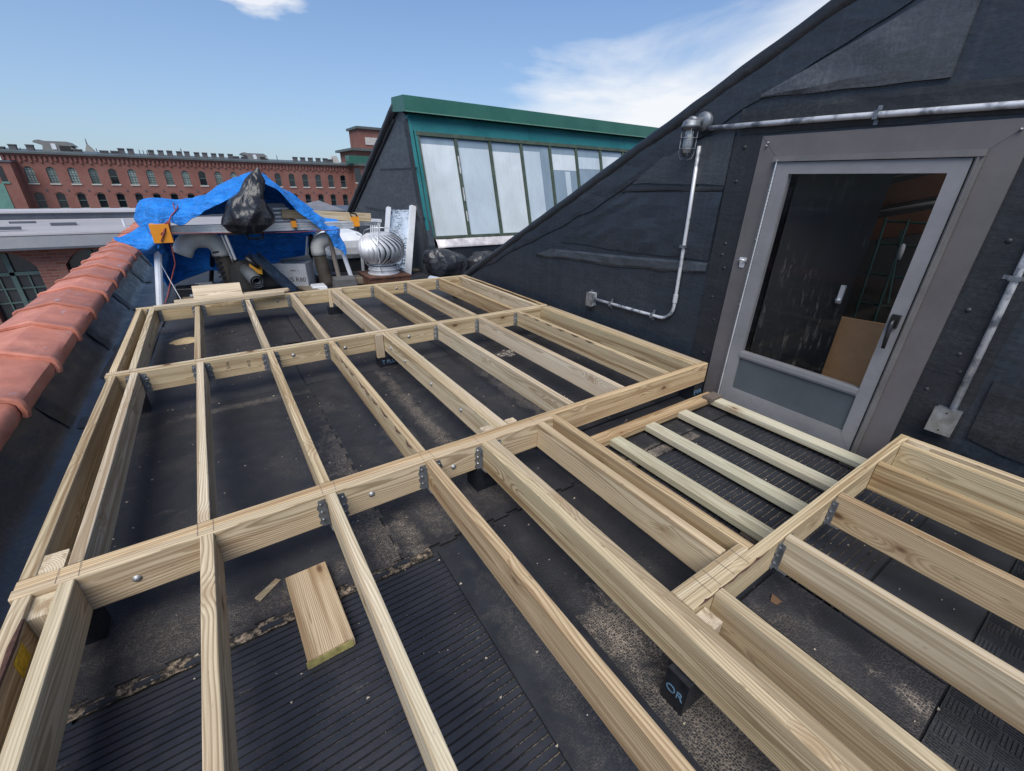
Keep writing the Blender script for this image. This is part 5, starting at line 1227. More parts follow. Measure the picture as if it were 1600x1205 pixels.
# ---- rope
def rope(pts, label, r=.0065):
    b = MB(); b.tube(pts, r, 7); return tag(b.obj('rope', ROPE, smooth=True), label, 'rope', None)
rope([P(267, 342, F_ - .03), P(258, 350, F_ - .05), P(247, 362, F_ - .06), P(241, 374, F_ - .05), P(240, 384, F_ - .02), P(252, 366, F_ - .09), P(262, 348, F_ - .06), P(256, 362, F_ - .11), P(252, 378, F_ - .1), P(262, 352, F_ - .08), P(267, 338, F_), P(274, 330, F_ + .05), P(270, 318, F_ + .1), P(278, 322, F_ + .1), P(276, 329, F_ + .06)], 'dark red rope knotted round the orange bracket')
rope([P(265, 344, F_ - .05), P(266, 360, F_ - .06), P(267, 380, F_ - .05), P(271, 398, F_ - .05), P(274, 412, F_), P(270, 428, F_), P(266, 444, F_), P(262, 462, F_ - .1), P(258, 474, F_ - .2)], 'dark red rope hanging loose beside the pale pole')
rope([P(232, 364, F_ - .08), P(300, 364.5, F_ - .08), P(380, 364, F_ - .1), P(460, 363, F_ - .08), P(530, 359, F_ - .05)], 'thin red cord stretched along the saw stand rail', .0045)
b = MB(); b.tube([P(250, 410, F_), P(262, 432, F_), P(284, 470, F_ - .3)], .003, 5); tag(b.obj('guy_line', WHITE), 'thin white guy line slanting down beside the pole', 'cord')

# ---- plastic vent pipes on old stacks
OLDPIPE = m_plain('tar_stained_pipe', (.055, .045, .035), .8, 0, .4, 9, .4)
vp = thing('vent_pipe', at_z(352, 448, 0), 'cream gooseneck pipe on a tarred stack under the tarp', 'vent pipe')
yv = 6.75
A, B = at_y(346, 398, yv), at_y(355, 446, yv)
b = MB(); b.tube([(A.x + .05, yv, .0), (A.x + .03, yv, .2), (A.x, yv, A.z + .02)], [.098, .092, .09], 16); b.obj('stack', OLDPIPE, vp, smooth=True)
for k in range(9):
    z = .1 + k * .06; b = MB(); b.bar((A.x - .09, yv - .09, z), (A.x - .02, yv - .1, z + .01), .012, .02); b.obj('tar_drip', INK, vp)
c_ = at_y(318, 398, yv); Rb = A.x - c_.x
b = MB(); pp = [(A.x, yv, A.z - .01), (A.x, yv, A.z + .04)] + [(c_.x + Rb * math.cos(rad(a)), yv - .0006 * a, A.z + .05 + Rb * .86 * math.sin(rad(a))) for a in range(10, 160, 12)]
pp += [(c_.x - Rb * .98, yv - .1, A.z + .09), (c_.x - Rb * 1.12, yv - .1, A.z + .045)]
b.tube(pp, .104, 18); b.obj('bend', PVC, vp, smooth=True)
b = MB(); i_ = len(pp) // 2; b.tube([pp[i_ - 1], pp[i_], pp[i_ + 1]], .110, 18, cap=False); b.obj('socket', PVC, vp, smooth=True)
vp = thing('vent_pipe', at_z(503, 447, 0), 'cream elbow pipe on a short tarred stack beside the box', 'vent pipe')
yv = 6.62; A = at_y(498, 397, yv)
b = MB(); b.tube([(A.x + .055, yv, 0), (A.x + .05, yv, .06), (A.x + .03, yv, .2), (A.x, yv, A.z + .02)], [.13, .1, .09, .085], 16); b.obj('stack', OLDPIPE, vp, smooth=True)
b = MB(); b.tube([(A.x, yv, A.z - .01), (A.x, yv, A.z + .05)] + [(A.x + .13 - .13 * math.cos(rad(a)), yv, A.z + .06 + .13 * math.sin(rad(a))) for a in range(10, 91, 16)] + [(A.x + .24, yv, A.z + .185)], .095, 18); b.obj('bend', PVC, vp, smooth=True)

# ---- carton, tool bag, mat roll, track, boards
bx = thing('cardboard_box', at_z(440, 440, 0), 'white cardboard carton with black handwriting and open flaps', 'box')
yq = 6.55; A = at_y(444, 411, yq); B = at_y(474, 438, yq)
cw = .17; c0 = Vector((A.x + .13, yq + .12, .01)); rotb = Matrix.Rotation(rad(-28), 4, 'Z'); MWB = Matrix.Translation(c0) @ rotb
def bpart(pts, name, m=CARD, d=None):
    q = MB(); q.hexa([MWB @ Vector(p) for p in pts]); return q.obj(name, m, bx)
H_ = .33
for (x0, x1, y0, y1) in ((-.2, .2, -.15, -.146), (-.2, .2, .146, .15), (-.2, -.196, -.146, .146), (.196, .2, -.146, .146)):
    bpart([(x0, y0, 0), (x1, y0, 0), (x1, y1, 0), (x0, y1, 0), (x0, y0, H_), (x1, y0, H_), (x1, y1, H_), (x0, y1, H_)], 'side_panel')
bpart([(-.195, -.145, .002), (.195, -.145, .002), (.195, .145, .002), (-.195, .145, .002), (-.195, -.145, .006), (.195, -.145, .006), (.195, .145, .006), (-.195, .145, .006)], 'base_panel')
bpart([(-.2, -.15, H_), (.2, -.15, H_), (.18, -.02, H_ - .03), (-.18, -.02, H_ - .02), (-.2, -.15, H_ + .004), (.2, -.15, H_ + .004), (.18, -.02, H_ - .026), (-.18, -.02, H_ - .016)], 'flap')
bpart([(-.2, .15, H_), (.2, .15, H_), (.2, .06, H_ + .09), (-.2, .03, H_ + .03), (-.2, .154, H_), (.2, .154, H_), (.2, .064, H_ + .09), (-.2, .034, H_ + .03)], 'flap')
text_mesh('handwriting', 'J RIS R80', .085, INK, MWB @ Matrix.Translation((.02, -.1515, .12)) @ Matrix.Rotation(rad(90), 4, 'X'), bx)
text_mesh('printed_label', 'PFW  1', .035, INK, MWB @ Matrix.Translation((.05, -.1515, .24)) @ Matrix.Rotation(rad(90), 4, 'X'), bx)
A, B = at_y(396, 398, 6.5), at_y(458, 456, 5.35)
tr = MB(); d = (B - A).normalized(); s_ = d.cross(Vector((0, 0, 1))).normalized()
tr.bar(A, B, .10, .008); tr.bar(A + s_ * .05 + Vector((0, 0, .02)), B + s_ * .05 + Vector((0, 0, .02)), .008, .05); tr.bar(A - s_ * .05 + Vector((0, 0, .02)), B - s_ * .05 + Vector((0, 0, .02)), .008, .05)
tag(tr.obj('metal_track', m_plain('blue_black_steel', (.03, .05, .085), .35, .6, .3, 6)), 'long dark blue steel channel propped against the back beam', 'track')
A, B = at_y(384, 421, 6.5), at_y(402, 440, 6.0)
b = MB(); sp_ = []
dd_ = (B - A).normalized(); u1 = dd_.orthogonal().normalized(); u2 = dd_.cross(u1); V = []; N_ = 44
for i in range(N_):
    a = i / N_ * 4.6 * math.pi; r_ = .03 + .055 * i / N_; V += [A + (u1 * math.cos(a) + u2 * math.sin(a)) * r_, B + (u1 * math.cos(a) + u2 * math.sin(a)) * r_]
b.add(V, [(2 * i, 2 * i + 2, 2 * i + 3, 2 * i + 1) for i in range(N_ - 1)]); o = b.obj('mat_roll', m_plain('grey_roll', (.06, .068, .075), .7, 0, .2, 12), smooth=True); solidify(o, .006)
tag(o, 'rolled grey rubber sheet lying under the saw stand', 'roll')
tbg = thing('tool_bag', at_z(410, 440, 0), 'black tool bag with yellow panel slumped under the stand', 'bag')
q0 = at_y(404, 425, 6.5)
o = blob('body', [[q0.x - .05, 6.55, .01, .30, .16], [q0.x - .03, 6.55, .1, .32, .17], [q0.x - .06, 6.55, .25, .27, .14], [q0.x - .14, 6.55, .36, .16, .09], [q0.x - .18, 6.55, .42, .06, .05]], CANVAS, None, None, 8, .03)
o.parent = tbg; o.matrix_parent_inverse = WM[tbg.name].inverted()
A = at_y(398, 414, 6.37); b = MB(); b.hexa([(A.x - .07, 6.36, A.z - .09), (A.x + .06, 6.35, A.z - .12), (A.x + .06, 6.4, A.z - .12), (A.x - .07, 6.41, A.z - .09), (A.x - .05, 6.38, A.z + .05), (A.x + .08, 6.37, A.z + .02), (A.x + .08, 6.42, A.z + .02), (A.x - .05, 6.43, A.z + .05)]); b.obj('yellow_panel', m_plain('tool_yellow', (.45, .22, .01), .7), tbg)
A = at_y(384, 402, 6.4); b = MB(); b.tube([(A.x, 6.4, A.z), (A.x + .05, 6.38, A.z - .06), (A.x + .12, 6.36, A.z - .12)], .035, 8); b.obj('grip', BLACK, tbg, smooth=True)
tag(board_ab('old_board', W_OLD, None, at_z(446, 436, .03), at_z(492, 456, .03), .16, .03), 'weathered brown board lying on the roof beside the carton', 'board')
tag(board_ab('old_board', W_OLD, None, at_z(300, 478, .03), at_z(290, 460, .03), .10, .03), 'dark short board behind the back beam near the pole', 'board')
tag(board_ab('old_board', W_OLD, None, at_z(398, 451, .02), at_z(440, 446, .02), .2, .02), 'flat grey board lying behind the back beam', 'board')
tag(board_ab('old_board', W_OLD, None, at_z(628, 424, .02), at_z(668, 420, .02), .12, .03), 'short grey board on the roof beside the turbine curb', 'board')
for i, (px, py, y, w, h, m, lab) in enumerate(((289, 437, 6.6, .26, .14, BLACK, 'black tool case with white stickers under the tarp'), (315, 432, 6.8, .22, .12, CARD, 'crumpled grey paper sack under the gooseneck pipe'), (498, 448, 6.35, .2, .06, WHITE, 'flat white plastic tub beside the short stack'), (540, 452, 6.2, .3, .16, m_plain('grey_block', (.09, .09, .09), .8), 'grey concrete block behind the deck edge'), (512, 438, 6.9, .35, .1, BLACK, 'dark rubber bundle lying between the two pipe stacks'), (556, 440, 6.5, .3, .1, W_OLD, 'weathered timber sleeper beside the stand leg'))):
    q = at_y(px, py, y); b = MB(); z0 = .008
    b.hexa([(q.x - w / 2, y - .1, z0), (q.x + w / 2, y - .12, z0), (q.x + w / 2, y + .12, z0), (q.x - w / 2, y + .1, z0), (q.x - w * .45, y - .09, z0 + h), (q.x + w * .44, y - .1, z0 + h * .93), (q.x + w * .45, y + .11, z0 + h), (q.x - w * .44, y + .09, z0 + h * 1.05)])
    nm = ('tool_case', 'paper_sack', 'plastic_tub', 'concrete_block', 'rubber_bundle', 'timber_sleeper')[i]
    o = tag(b.obj(nm, m), lab, nm.replace('_', ' '))
    bv = o.modifiers.new('bevel', 'BEVEL'); bv.width = .012; bv.segments = 2
    if i == 0:
        for dz in (.04, .1): bb = MB(); bb.box(q.x - .03 + dz, q.x + .06 + dz * .6, y - .135, y - .13, z0 + dz, z0 + dz + .025); bb.obj('sticker', WHITE, o)

# ---- skylight dome on curb
sk = thing('skylight', at_y(552, 400, 8.2), 'white plastic dome skylight on a dark curb', 'skylight')
y0_ = 7.55
A, B, C_ = at_y(521, 390, y0_), at_y(586, 392, y0_), at_y(530, 367, y0_ + .5)
zc = at_y(550, 401, y0_).z
b = MB(); b.box(A.x - .06, B.x - .05, y0_ - .05, y0_ + 1.1, .01, zc - .01); b.obj('curb', MEMB2, sk)
b = MB(); b.box(A.x - .1, B.x - .01, y0_ - .09, y0_ + 1.14, zc - .012, zc + .05); b.obj('flange', GALV, sk)
b = MB(); b.box(A.x - .02, B.x - .08, y0_ + .0, y0_ + 1.05, zc + .05, zc + .14); b.obj('frame', CARD, sk)
b = MB(); zt = zc + .24; x0, x1 = A.x - .03, B.x - .07
b.hexa([(x0, y0_, zc + .14), (x1, y0_, zc + .14), (x1, y0_ + 1.06, zc + .14), (x0, y0_ + 1.06, zc + .14), (x0, y0_, zc + .25), (x1, y0_, zc + .25), (x1, y0_ + 1.06, zc + .25), (x0, y0_ + 1.06, zc + .25)])
b.hexa([(x0, y0_, zc + .25), (x1, y0_, zc + .25), (x1, y0_ + 1.06, zc + .25), (x0, y0_ + 1.06, zc + .25), (x0 + .12, y0_ + .18, zc + .36), (x1 - .12, y0_ + .18, zc + .36), (x1 - .12, y0_ + .9, zc + .36), (x0 + .12, y0_ + .9, zc + .36)])
b.obj('dome', WHITE, sk)
# ---- white channel panel leaning on the gable
t = T('printed_panel'); p = t.pos(); n = t.noise(t.scale(p, (9, 9, 26)), 1.0, 6, .7, 1.4); n2 = t.noise(p, 3.5, 3)
PANEL = t.out(t.mix(t.math('MULTIPLY', t.rng(n, .47, .53, 0, 1), t.rng(n2, .36, .5, 0, .95)), (.50, .58, .68), (.03, .05, .08)), .5)
pn = thing('leaning_panel', at_y(625, 425, 6.95), 'tall white channel panel with black scribbled print leaning on gable', 'panel')
ya, yb_ = 6.72, 7.0
TL, TR, BL, BR = at_y(606, 324, yb_), at_y(642, 322, yb_), at_y(599, 428, ya), at_y(634, 430, ya)
th = Vector((0, .02, 0))
b = MB(); b.hexa([BL, BR, BR + th, BL + th, TL - Vector((0, 0, .03)), TR - Vector((0, 0, .06)), TR + th - Vector((0, 0, .06)), TL + th - Vector((0, 0, .03))]); b.obj('face', PANEL, pn)
for a, c, w in ((BR, TR, .085), (BL, TL, .05)):
    b = MB(); b.bar(a + Vector((.02 if a == BR else 0, -.03, 0)), c + Vector((.02 if a == BR else 0, -.03, 0)), w, .08, up=(0, 1, 0)); b.obj('edge_rail', WHITE, pn)
# ---- plastic chair behind the vent
chp = thing('plastic_chair', at_z(586, 420, 0), 'white slatted plastic garden chair standing behind the turbine vent', 'chair')
yc = 7.25; TLc, TRc, BLc, BRc = at_y(580, 345, yc), at_y(594, 346, yc), at_y(579, 376, yc - .05), at_y(592, 376, yc - .05)
for k in range(6):
    f = k / 5; a, c = TLc.lerp(TRc, f), BLc.lerp(BRc, f); b = MB(); b.bar(a, c, .012, .012); b.obj('back_slat', WHITE, chp)
b = MB(); b.bar(TLc + Vector((-.02, 0, .01)), TRc + Vector((.02, 0, .01)), .03, .045); b.obj('top_rail', WHITE, chp)
b = MB(); b.hexa([(BLc.x - .18, yc - .5, .40), (BRc.x + .12, yc - .5, .40), (BRc.x + .1, yc, .38), (BLc.x - .16, yc, .38), (BLc.x - .18, yc - .5, .43), (BRc.x + .12, yc - .5, .43), (BRc.x + .1, yc, .41), (BLc.x - .16, yc, .41)]); b.obj('seat', WHITE, chp)
for (x, y) in ((BLc.x - .16, yc - .46), (BRc.x + .1, yc - .46), (BLc.x - .15, yc - .02), (BRc.x + .09, yc - .02)):
    b = MB(); b.bar((x, y, .39), (x + (.02 if x > BLc.x else -.02), y, .005), .035, .035); b.obj('leg', WHITE, chp)
for s_ in (0, 1):
    x = BLc.x - .19 if s_ == 0 else BRc.x + .13
    b = MB(); b.tube([(x, yc - .45, .41), (x, yc - .45, .58), (x, yc - .2, .62), (x, yc, .62)], .018, 8); b.obj('arm_rest', WHITE, chp)
# ---- bin bags in the valley, foam block
vy = 6.08
def gsec(pl, pr, py, hd, y): return sec(pl, pr, py, hd, y)
blob('bin_bag', [gsec(684, 724, 433, .12, vy), gsec(674, 731, 427, .2, vy), gsec(668, 731, 416, .24, vy), gsec(664, 727, 406, .24, vy), gsec(664, 716, 398, .2, vy), gsec(666, 704, 392, .14, vy), gsec(668, 690, 388, .05, vy)], BAG, 'big slumped black bin bag beside the glazed monitor sill', 'bin bag', 14, .06, 44, 3.0)
blob('bin_bag', [gsec(735, 790, 428, .12, vy + .1), gsec(728, 792, 416, .2, vy + .1), gsec(730, 785, 404, .2, vy + .1), gsec(738, 776, 397, .13, vy + .1), gsec(748, 764, 393, .05, vy + .1)], BAG, 'smaller knotted bin bag half hidden by the membrane verge', 'bin bag', 25, .05, 40, 3.6)
q = at_y(672, 423, 5.85); b = MB(); b.hexa([(q.x - .06, 5.8, .01), (q.x + .12, 5.62, .01), (q.x + .2, 5.72, .01), (q.x + .02, 5.9, .01), (q.x - .06, 5.8, .14), (q.x + .12, 5.62, .11), (q.x + .2, 5.72, .11), (q.x + .02, 5.9, .14)])
o = tag(b.obj('foam_block', m_plain('blue_white_foam', (.42, .49, .58), .8)), 'pale blue-white foam block in front of the bin bag', 'foam block')

# ================================================================== neighbouring wing across the light well
wg = thing('mill_wing', (-10, 16, -6), 'brick mill wing with white sheet roof and arched green-framed windows', 'building')
WY = 15.0
ze = at_y(0, 392, WY).z; zs = at_y(0, 367.5, WY).z
WX0, WX1 = -34.0, 1.6
def arched_wall(mb, y, x0, x1, z0, z1, openings, spring, rise, th=.35):
    """wall in the xz plane with segmental-arched openings [(xa, xb, zsill)]; spring = arch springing height"""
    xs = x0
    for (xa, xb, zs_) in openings:
        mb.box(xs, xa, y, y + th, z0, z1)
        if zs_ > z0 + .01: mb.box(xa, xb, y, y + th, z0, zs_)
        n = 8; arc = [(xb - (xb - xa) * i / n, spring + rise * (1 - (2 * i / n - 1) ** 2)) for i in range(n + 1)]
        mb.prism([(x, y, z) for x, z in [(xa, z1), (xb, z1)] + arc], (0, th, 0))
        xs = xb
    mb.box(xs, x1, y, y + th, z0, z1)
p1, p2 = at_y(56, 413, WY + .25), at_y(99, 405, WY + .25)
xa, xb = p1.x, p2.x
pw = xb - xa; ww = 2 * (at_y(65, 413, WY + .42).x - at_y(18, 413, WY + .42).x)
zt1, zt2, zt3 = at_y(40, 427, WY + .42).z, at_y(40, 450, WY + .42).z, at_y(40, 472, WY + .42).z
ops = []; x = xa
for k in range(9): ops.append((x - ww, x, ze - 3.3)); x -= ww + pw
ops = ops[::-1]; ops.append((xb, xb + ww, ze - 3.3))
b = MB(); arched_wall(b, WY + .25, WX0, WX1 - .02, -12.4, ze - .02, ops, ze - .42, .36); b.obj('wall', BRICK2, wg)
for k, (a, c, s_) in enumerate(ops):
    if k < 5: continue
    q = MB(); yy = WY + .42
    q.box(a, c, yy + .04, yy + .06, s_, ze - .08); w = q.obj('pane', PANE_W, wg)
    q = MB(); q.box((a + c) / 2 - .045, (a + c) / 2 + .045, yy - .03, yy + .04, s_, ze - .1)
    q.box(a, c, yy - .03, yy + .035, zt1 - .04, zt1 + .04); q.obj('window_frame', WINFR, w)
    for f in (.25, .75): q = MB(); q.box(a + (c - a) * f - .015, a + (c - a) * f + .015, yy - .01, yy + .038, s_, zt1 - .042); q.obj('muntin', WINFR, w)
    for z_ in (zt2, zt3): q = MB(); q.box(a, c, yy - .012, yy + .036, z_ - .015, z_ + .015); q.obj('muntin', WINFR, w)
    q = MB(); n = 8; mid = (a + c) / 2
    q.box(a - .04, c + .04, WY + .16, WY + .4, s_ - .12, s_ - .001); q.obj('sill', STONE, w)
# gutter, roof bands, clerestory
b = MB(); b.prism([(WX0, WY - .12, ze + .05), (WX0, WY - .12, ze), (WX0, WY + .3, ze - .015), (WX0, WY + .3, zs - .03), (WX0, WY + .02, zs - .03)], (WX1 - WX0, 0, 0)); b.obj('gutter', GUTTER, wg)
zr1 = at_y(0, 344, 18.2).z; zr2 = at_y(0, 333.5, 18.2).z; zr3 = at_y(0, 329.5, 20.5).z
NB = 14
for k in range(NB):
    y0_, y1_ = WY + .0 + 3.2 * k / NB, WY + 3.2 * (k + 1) / NB; h0 = zs + (zr1 - zs) * k / NB; h1 = zs + (zr1 - zs) * (k + 1) / NB
    b = MB(); b.hexa([(WX0, y0_, h0 - .03), (WX1, y0_, h0 - .03), (WX1, y1_ - .012, h1 - .03), (WX0, y1_ - .012, h1 - .03), (WX0, y0_, h0 + .012), (WX1, y0_, h0 + .012), (WX1, y1_ - .012, h1 - .004), (WX0, y1_ - .012, h1 - .004)]); b.obj('roof_sheet', WHITEROOF, wg)
b = MB(); b.box(WX0, WX1, 18.2, 18.3, zr1 - .3, zr2); b.obj('clerestory', GUTTER, wg)
b = MB(); b.hexa([(WX0, 18.12, zr2), (WX1, 18.12, zr2), (WX1, 20.5, zr3), (WX0, 20.5, zr3), (WX0, 18.12, zr2 + .05), (WX1, 18.12, zr2 + .05), (WX1, 20.5, zr3 + .05), (WX0, 20.5, zr3 + .05)]); b.obj('upper_roof', WHITEROOF, wg)
b = MB(); b.box(WX0, WX1, 20.4, 21.5, -12.4, zr3 - .05); b.obj('rear_wall', BRICK2, wg)
for px, py in ((36, 349), (10, 358), (100, 351)):
    q = at_z(px, py, zs + .08); b = MB(); b.box(q.x - .25, q.x + .25, q.y - .03, q.y + .03, q.z - .02, q.z + .05); b.obj('roof_clip', GUTTER, wg)
q = at_z(194, 350, zs + .1); b = MB(); b.tube([(q.x, q.y, q.z - .1), (q.x, q.y, q.z + .12)], .03, 8); b.obj('roof_vent', WHITE, wg)

# ================================================================== long brick mill in the distance
FYD = 110.0
fb = thing('brick_mill', (0, FYD, -12), 'long red brick mill with two rows of arched windows and many stub chimneys', 'building')
def fz(px, py): return at_y(px, py, FYD)
zeave = fz(200, 246).z
z1s, z1t = fz(41, 286).z, fz(35, 259.5).z
z2t, z2b = fz(52, 301).z, fz(60, 325.5).z
x_first = fz(35, 261).x; x_last = fz(531, 273).x
NW = 19; sp_ = (x_last - x_first) / NW; wwid = sp_ * .43
cx1 = [x_first + sp_ * k for k in range(-1, NW + 1)]
BX0, BX1 = fz(14, 262).x - .4, x_last + 2.9
ops1 = [(x, x + wwid, z1s) for x in cx1[1:]]
lo_off = fz(52, 303).x - x_first - .15
ops2 = [(x, x + wwid, z2b) for x in cx1[1:]]
zm = (z1s + z2t) / 2 + .25
b = MB(); arched_wall(b, FYD, BX0, BX1, zm, zeave, ops1, z1t - .35, .35, .5); b.obj('upper_wall', BRICK, fb)
b = MB(); arched_wall(b, FYD, BX0, BX1, -12.4, zm, ops2, z2t - .35, .35, .5); b.obj('lower_wall', BRICK, fb)
def win_meshes(h, dark):
    q = MB(); q.box(0, wwid, .32, .36, 0, h); pane = q.mesh('pane', PANE_D if dark else PANE_L)
    q = MB(); t_ = .07
    q.box(0, t_, .22, .34, 0, h); q.box(wwid - t_, wwid, .22, .34, 0, h); q.box(0, wwid, .21, .34, 0, .1); q.box(0, wwid, .21, .34, h * .48, h * .48 + .11); q.box(0, wwid, .21, .34, h - .22, h)
    if not dark:
        for f in (1 / 3, 2 / 3): q.box(wwid * f - .025, wwid * f + .025, .25, .33, 0, h)
        for f in (.16, .32, .64, .8): q.box(0, wwid, .25, .33, h * f - .02, h * f + .02)
    fr = q.mesh('window', WINFR)
    q = MB(); q.box(-.12, wwid + .12, -.12, .2, -.2, -.003); sl = q.mesh('sill', STONE)
    return pane, fr, sl
WML, WMD = win_meshes(z1t - z1s, False), win_meshes(z1t - z1s, True); WM2 = win_meshes(z2t - z2b, True)
for k, x in enumerate(cx1[1:]):
    wm = WMD if (k in (4, 9) or k > 12) else WML
    o = lnk('window', wm[1], Matrix.Translation((x, FYD, z1s)), fb); lnk('pane', wm[0], Matrix.Translation((x, FYD, z1s)), o); lnk('sill', wm[2], Matrix.Translation((x, FYD, z1s)), o)
    o = lnk('window', WM2[1], Matrix.Translation((x, FYD, z2b)), fb); lnk('pane', WM2[0], Matrix.Translation((x, FYD, z2b)), o); lnk('sill', WM2[2], Matrix.Translation((x, FYD, z2b)), o)
    q = MB(); n = 8
    q.prism([(x - .25 + (wwid + .5) * i / n, FYD - .06, z2t - .3 + .42 * (1 - (2 * i / n - 1) ** 2)) for i in range(n + 1)] + [(x + wwid + .25 - (wwid + .5) * i / n, FYD - .06, z2t - .12 + .42 * (1 - (2 * (n - i) / n - 1) ** 2)) for i in range(n + 1)], (0, .08, 0)); q.obj('arch_hood', BRICK, fb)
    q = MB(); q.box(x + wwid + .55, x + wwid + .8, FYD - .1, FYD + .02, z1s - 1.15, z1s - .9); q.obj('tie_plate', GUTTER, fb)
b = MB()
n = int((BX1 - BX0) / .62)
for i in range(n): b.box(BX0 + i * .62, BX0 + i * .62 + .32, FYD - .22, FYD + .02, zeave - 1.0 - .25 * (i % 2), zeave - .35)
tag(b.obj('corbel_table', BRICK, fb), None, kind='stuff')
b = MB(); b.box(BX0, BX1, FYD - .12, FYD + .02, zeave - .35, zeave - .02); b.obj('cornice', BRICK, fb)
b = MB(); b.prism([(BX0 - 1, FYD - .6, zeave - .02), (BX0 - 1, FYD - .6, zeave + .28), (BX0 - 1, FYD + 9, zeave + .95), (BX0 - 1, FYD + 18, zeave + .28), (BX0 - 1, FYD + 18, zeave - .02)], (BX1 - BX0 + 2, 0, 0)); b.obj('roof', GREYROOF, fb)
b = MB(); b.box(BX0, BX1, FYD + 17.4, FYD + 18, -12.4, zeave - .02); b.obj('rear_wall', BRICK, fb)
for px, py in ((2, 233), (20, 229.5), (47, 230), (122, 237), (163, 239), (180, 239.5), (189.5, 235.5), (204, 236), (236, 238), (251, 238.5), (265, 239), (280, 240), (292, 240), (307.5, 241.5), (320, 242), (334, 243), (346, 243.5), (360, 244), (369, 247.5), (382, 248), (461, 248.5), (473, 249), (485, 249.5), (497, 250), (508, 250.5), (515, 252)):
    q = at_y(px, py, FYD + 4); low = py > 235 and px in (122, 163, 180, 369, 382, 515)
    b = MB(); w = .47 if not low else .6; zt = q.z + .2
    b.hexa([(q.x - w, q.y - .5, zeave - .1), (q.x + w, q.y - .5, zeave - .1), (q.x + w, q.y + .5, zeave - .1), (q.x - w, q.y + .5, zeave - .1), (q.x - w * .92, q.y - .45, zt), (q.x + w * .92, q.y - .45, zt), (q.x + w * .92, q.y + .45, zt), (q.x - w * .92, q.y + .45, zt)])
    b.box(q.x - w, q.x + w, q.y - .55, q.y + .55, zt, zt + .18); b.obj('chimney', CHIMNEY, fb)
for px, py in ((31, 231), (150, 232), (217, 234), (223, 235), (229, 236), (282, 232), (432, 243), (519, 247)):
    q = at_y(px, py, FYD + 5); b = MB(); b.tube([(q.x, q.y, zeave), (q.x, q.y, q.z)], .07, 5); b.obj('vent_stack', GUTTER, fb)
# slope-topped plant rooms on the roof
def plantroom(pts, label):
    b = MB(); P0 = [at_y(px, py, FYD + 6) for px, py in pts]; b.prism(P0, (0, 5, 0)); return tag(b.obj('plant_room', m_plain('grey_plant_metal', (.17, .17, .165), .6, 0, .1, .5)), label, 'plant room', 'plant rooms on the mill roof')
PR = thing
for off, s, zz, lab in ((0, 1.0, 0, 'grey sloped plant room on the mill roof beside the spire'), (326, .66, 13.5, 'grey sloped plant room on mill roof right of the black peak')):
    m_ = lambda x, y: (50 + off + (x - 50) * s, 237 + zz + (y - 237) * s)
    pts = [m_(67, 238.5), m_(66, 227), m_(50, 222), m_(52, 219), m_(60, 218), m_(65, 220), m_(104, 221.5), m_(114, 228), m_(108, 229), m_(117, 233), m_(109, 234), m_(110, 240)]
    P0 = [at_y(px, py, FYD + 6) for px, py in pts]; b = MB(); b.prism(P0, (0, 5, 0)); o = tag(b.obj('plant_room', m_plain('grey_plant_metal', (.17, .17, .165), .6, 0, .1, .5)), lab, 'plant room')
    q = MB(); c0 = at_y(*m_(102, 233), FYD + 5.95); q.box(c0.x - .7 * s, c0.x + .7 * s, c0.y - .02, c0.y + .04, c0.z - .5 * s, c0.z + .5 * s); q.obj('louvre', DARK, o)
    for dx in (83, 84.5): q = MB(); c0 = at_y(*m_(dx, 227 if dx < 84 else 231), FYD + 5.95); q.box(c0.x - .3, c0.x + .3, c0.y - .02, c0.y + .04, c0.z - .25, c0.z + .25); q.obj('bright_plate', WHITE, o)
sr = thing('spire', at_y(146, 236, FYD + 30), 'grey pyramid spire with finial rising behind the mill roof', 'spire')
A, B, C_ = at_y(135, 240, FYD + 30), at_y(158, 240, FYD + 30), at_y(142.5, 224, FYD + 30); hw = (B.x - A.x) / 2; cx_ = (A.x + B.x) / 2 - .3
b = MB(); b.add([(cx_ - hw, A.y - hw, A.z - .5), (cx_ + hw, A.y - hw, A.z - .5), (cx_ + hw, A.y + hw, A.z - .5), (cx_ - hw, A.y + hw, A.z - .5), (cx_ - .3, A.y, C_.z)], [(0, 1, 4), (1, 2, 4), (2, 3, 4), (3, 0, 4), (3, 2, 1, 0)]); b.obj('roof', GREYROOF, sr)
b = MB(); b.tube([(cx_ - .3, A.y, C_.z - .3), (cx_ - .3, A.y, C_.z + .9)], [.14, .05], 6); b.obj('finial', GUTTER, sr)
b = MB(); b.box(cx_ - hw * .9, cx_ + hw * .9, A.y - hw * .9, A.y + hw * .9, -12.4, A.z - .5); b.obj('shaft', BRICK, sr)
# projecting bay with patina panel at the left end
pb_ = thing('brick_bay', (fz(0, 300).x, FYD - 3, -12), 'projecting brick bay with patina green panel at the mill end', 'building')
q1 = at_y(-60, 262, FYD - 3).x; q2 = at_y(24, 275, FYD - 3).x; zt = at_y(5, 253, FYD - 3).z
b = MB(); b.box(q1, q2, FYD - 3, FYD - .05, -12.4, zt); b.obj('wall', BRICK, pb_)
b = MB(); b.box(q1 - .2, q2 + .25, FYD - 3.2, FYD - .02, zt, zt + .25); b.obj('coping', GUTTER, pb_)
a, c = at_y(-8, 258, FYD - 3.05), at_y(21, 284, FYD - 3.05); b = MB(); b.box(a.x, c.x - .6, FYD - 3.06, FYD - 2.98, c.z, a.z - .1); w = b.obj('window', PANE_D, pb_)
b = MB(); b.box(a.x - .1, c.x - .4, FYD - 3.12, FYD - 3.0, c.z - .28, c.z); b.obj('sill', TEALP, w)
c2 = at_y(7, 290, FYD - 3.05); b = MB(); b.box(a.x - 3, c2.x, FYD - 3.1, FYD - 2.98, -12, c.z - .3); b.obj('panel', TEALP, pb_)
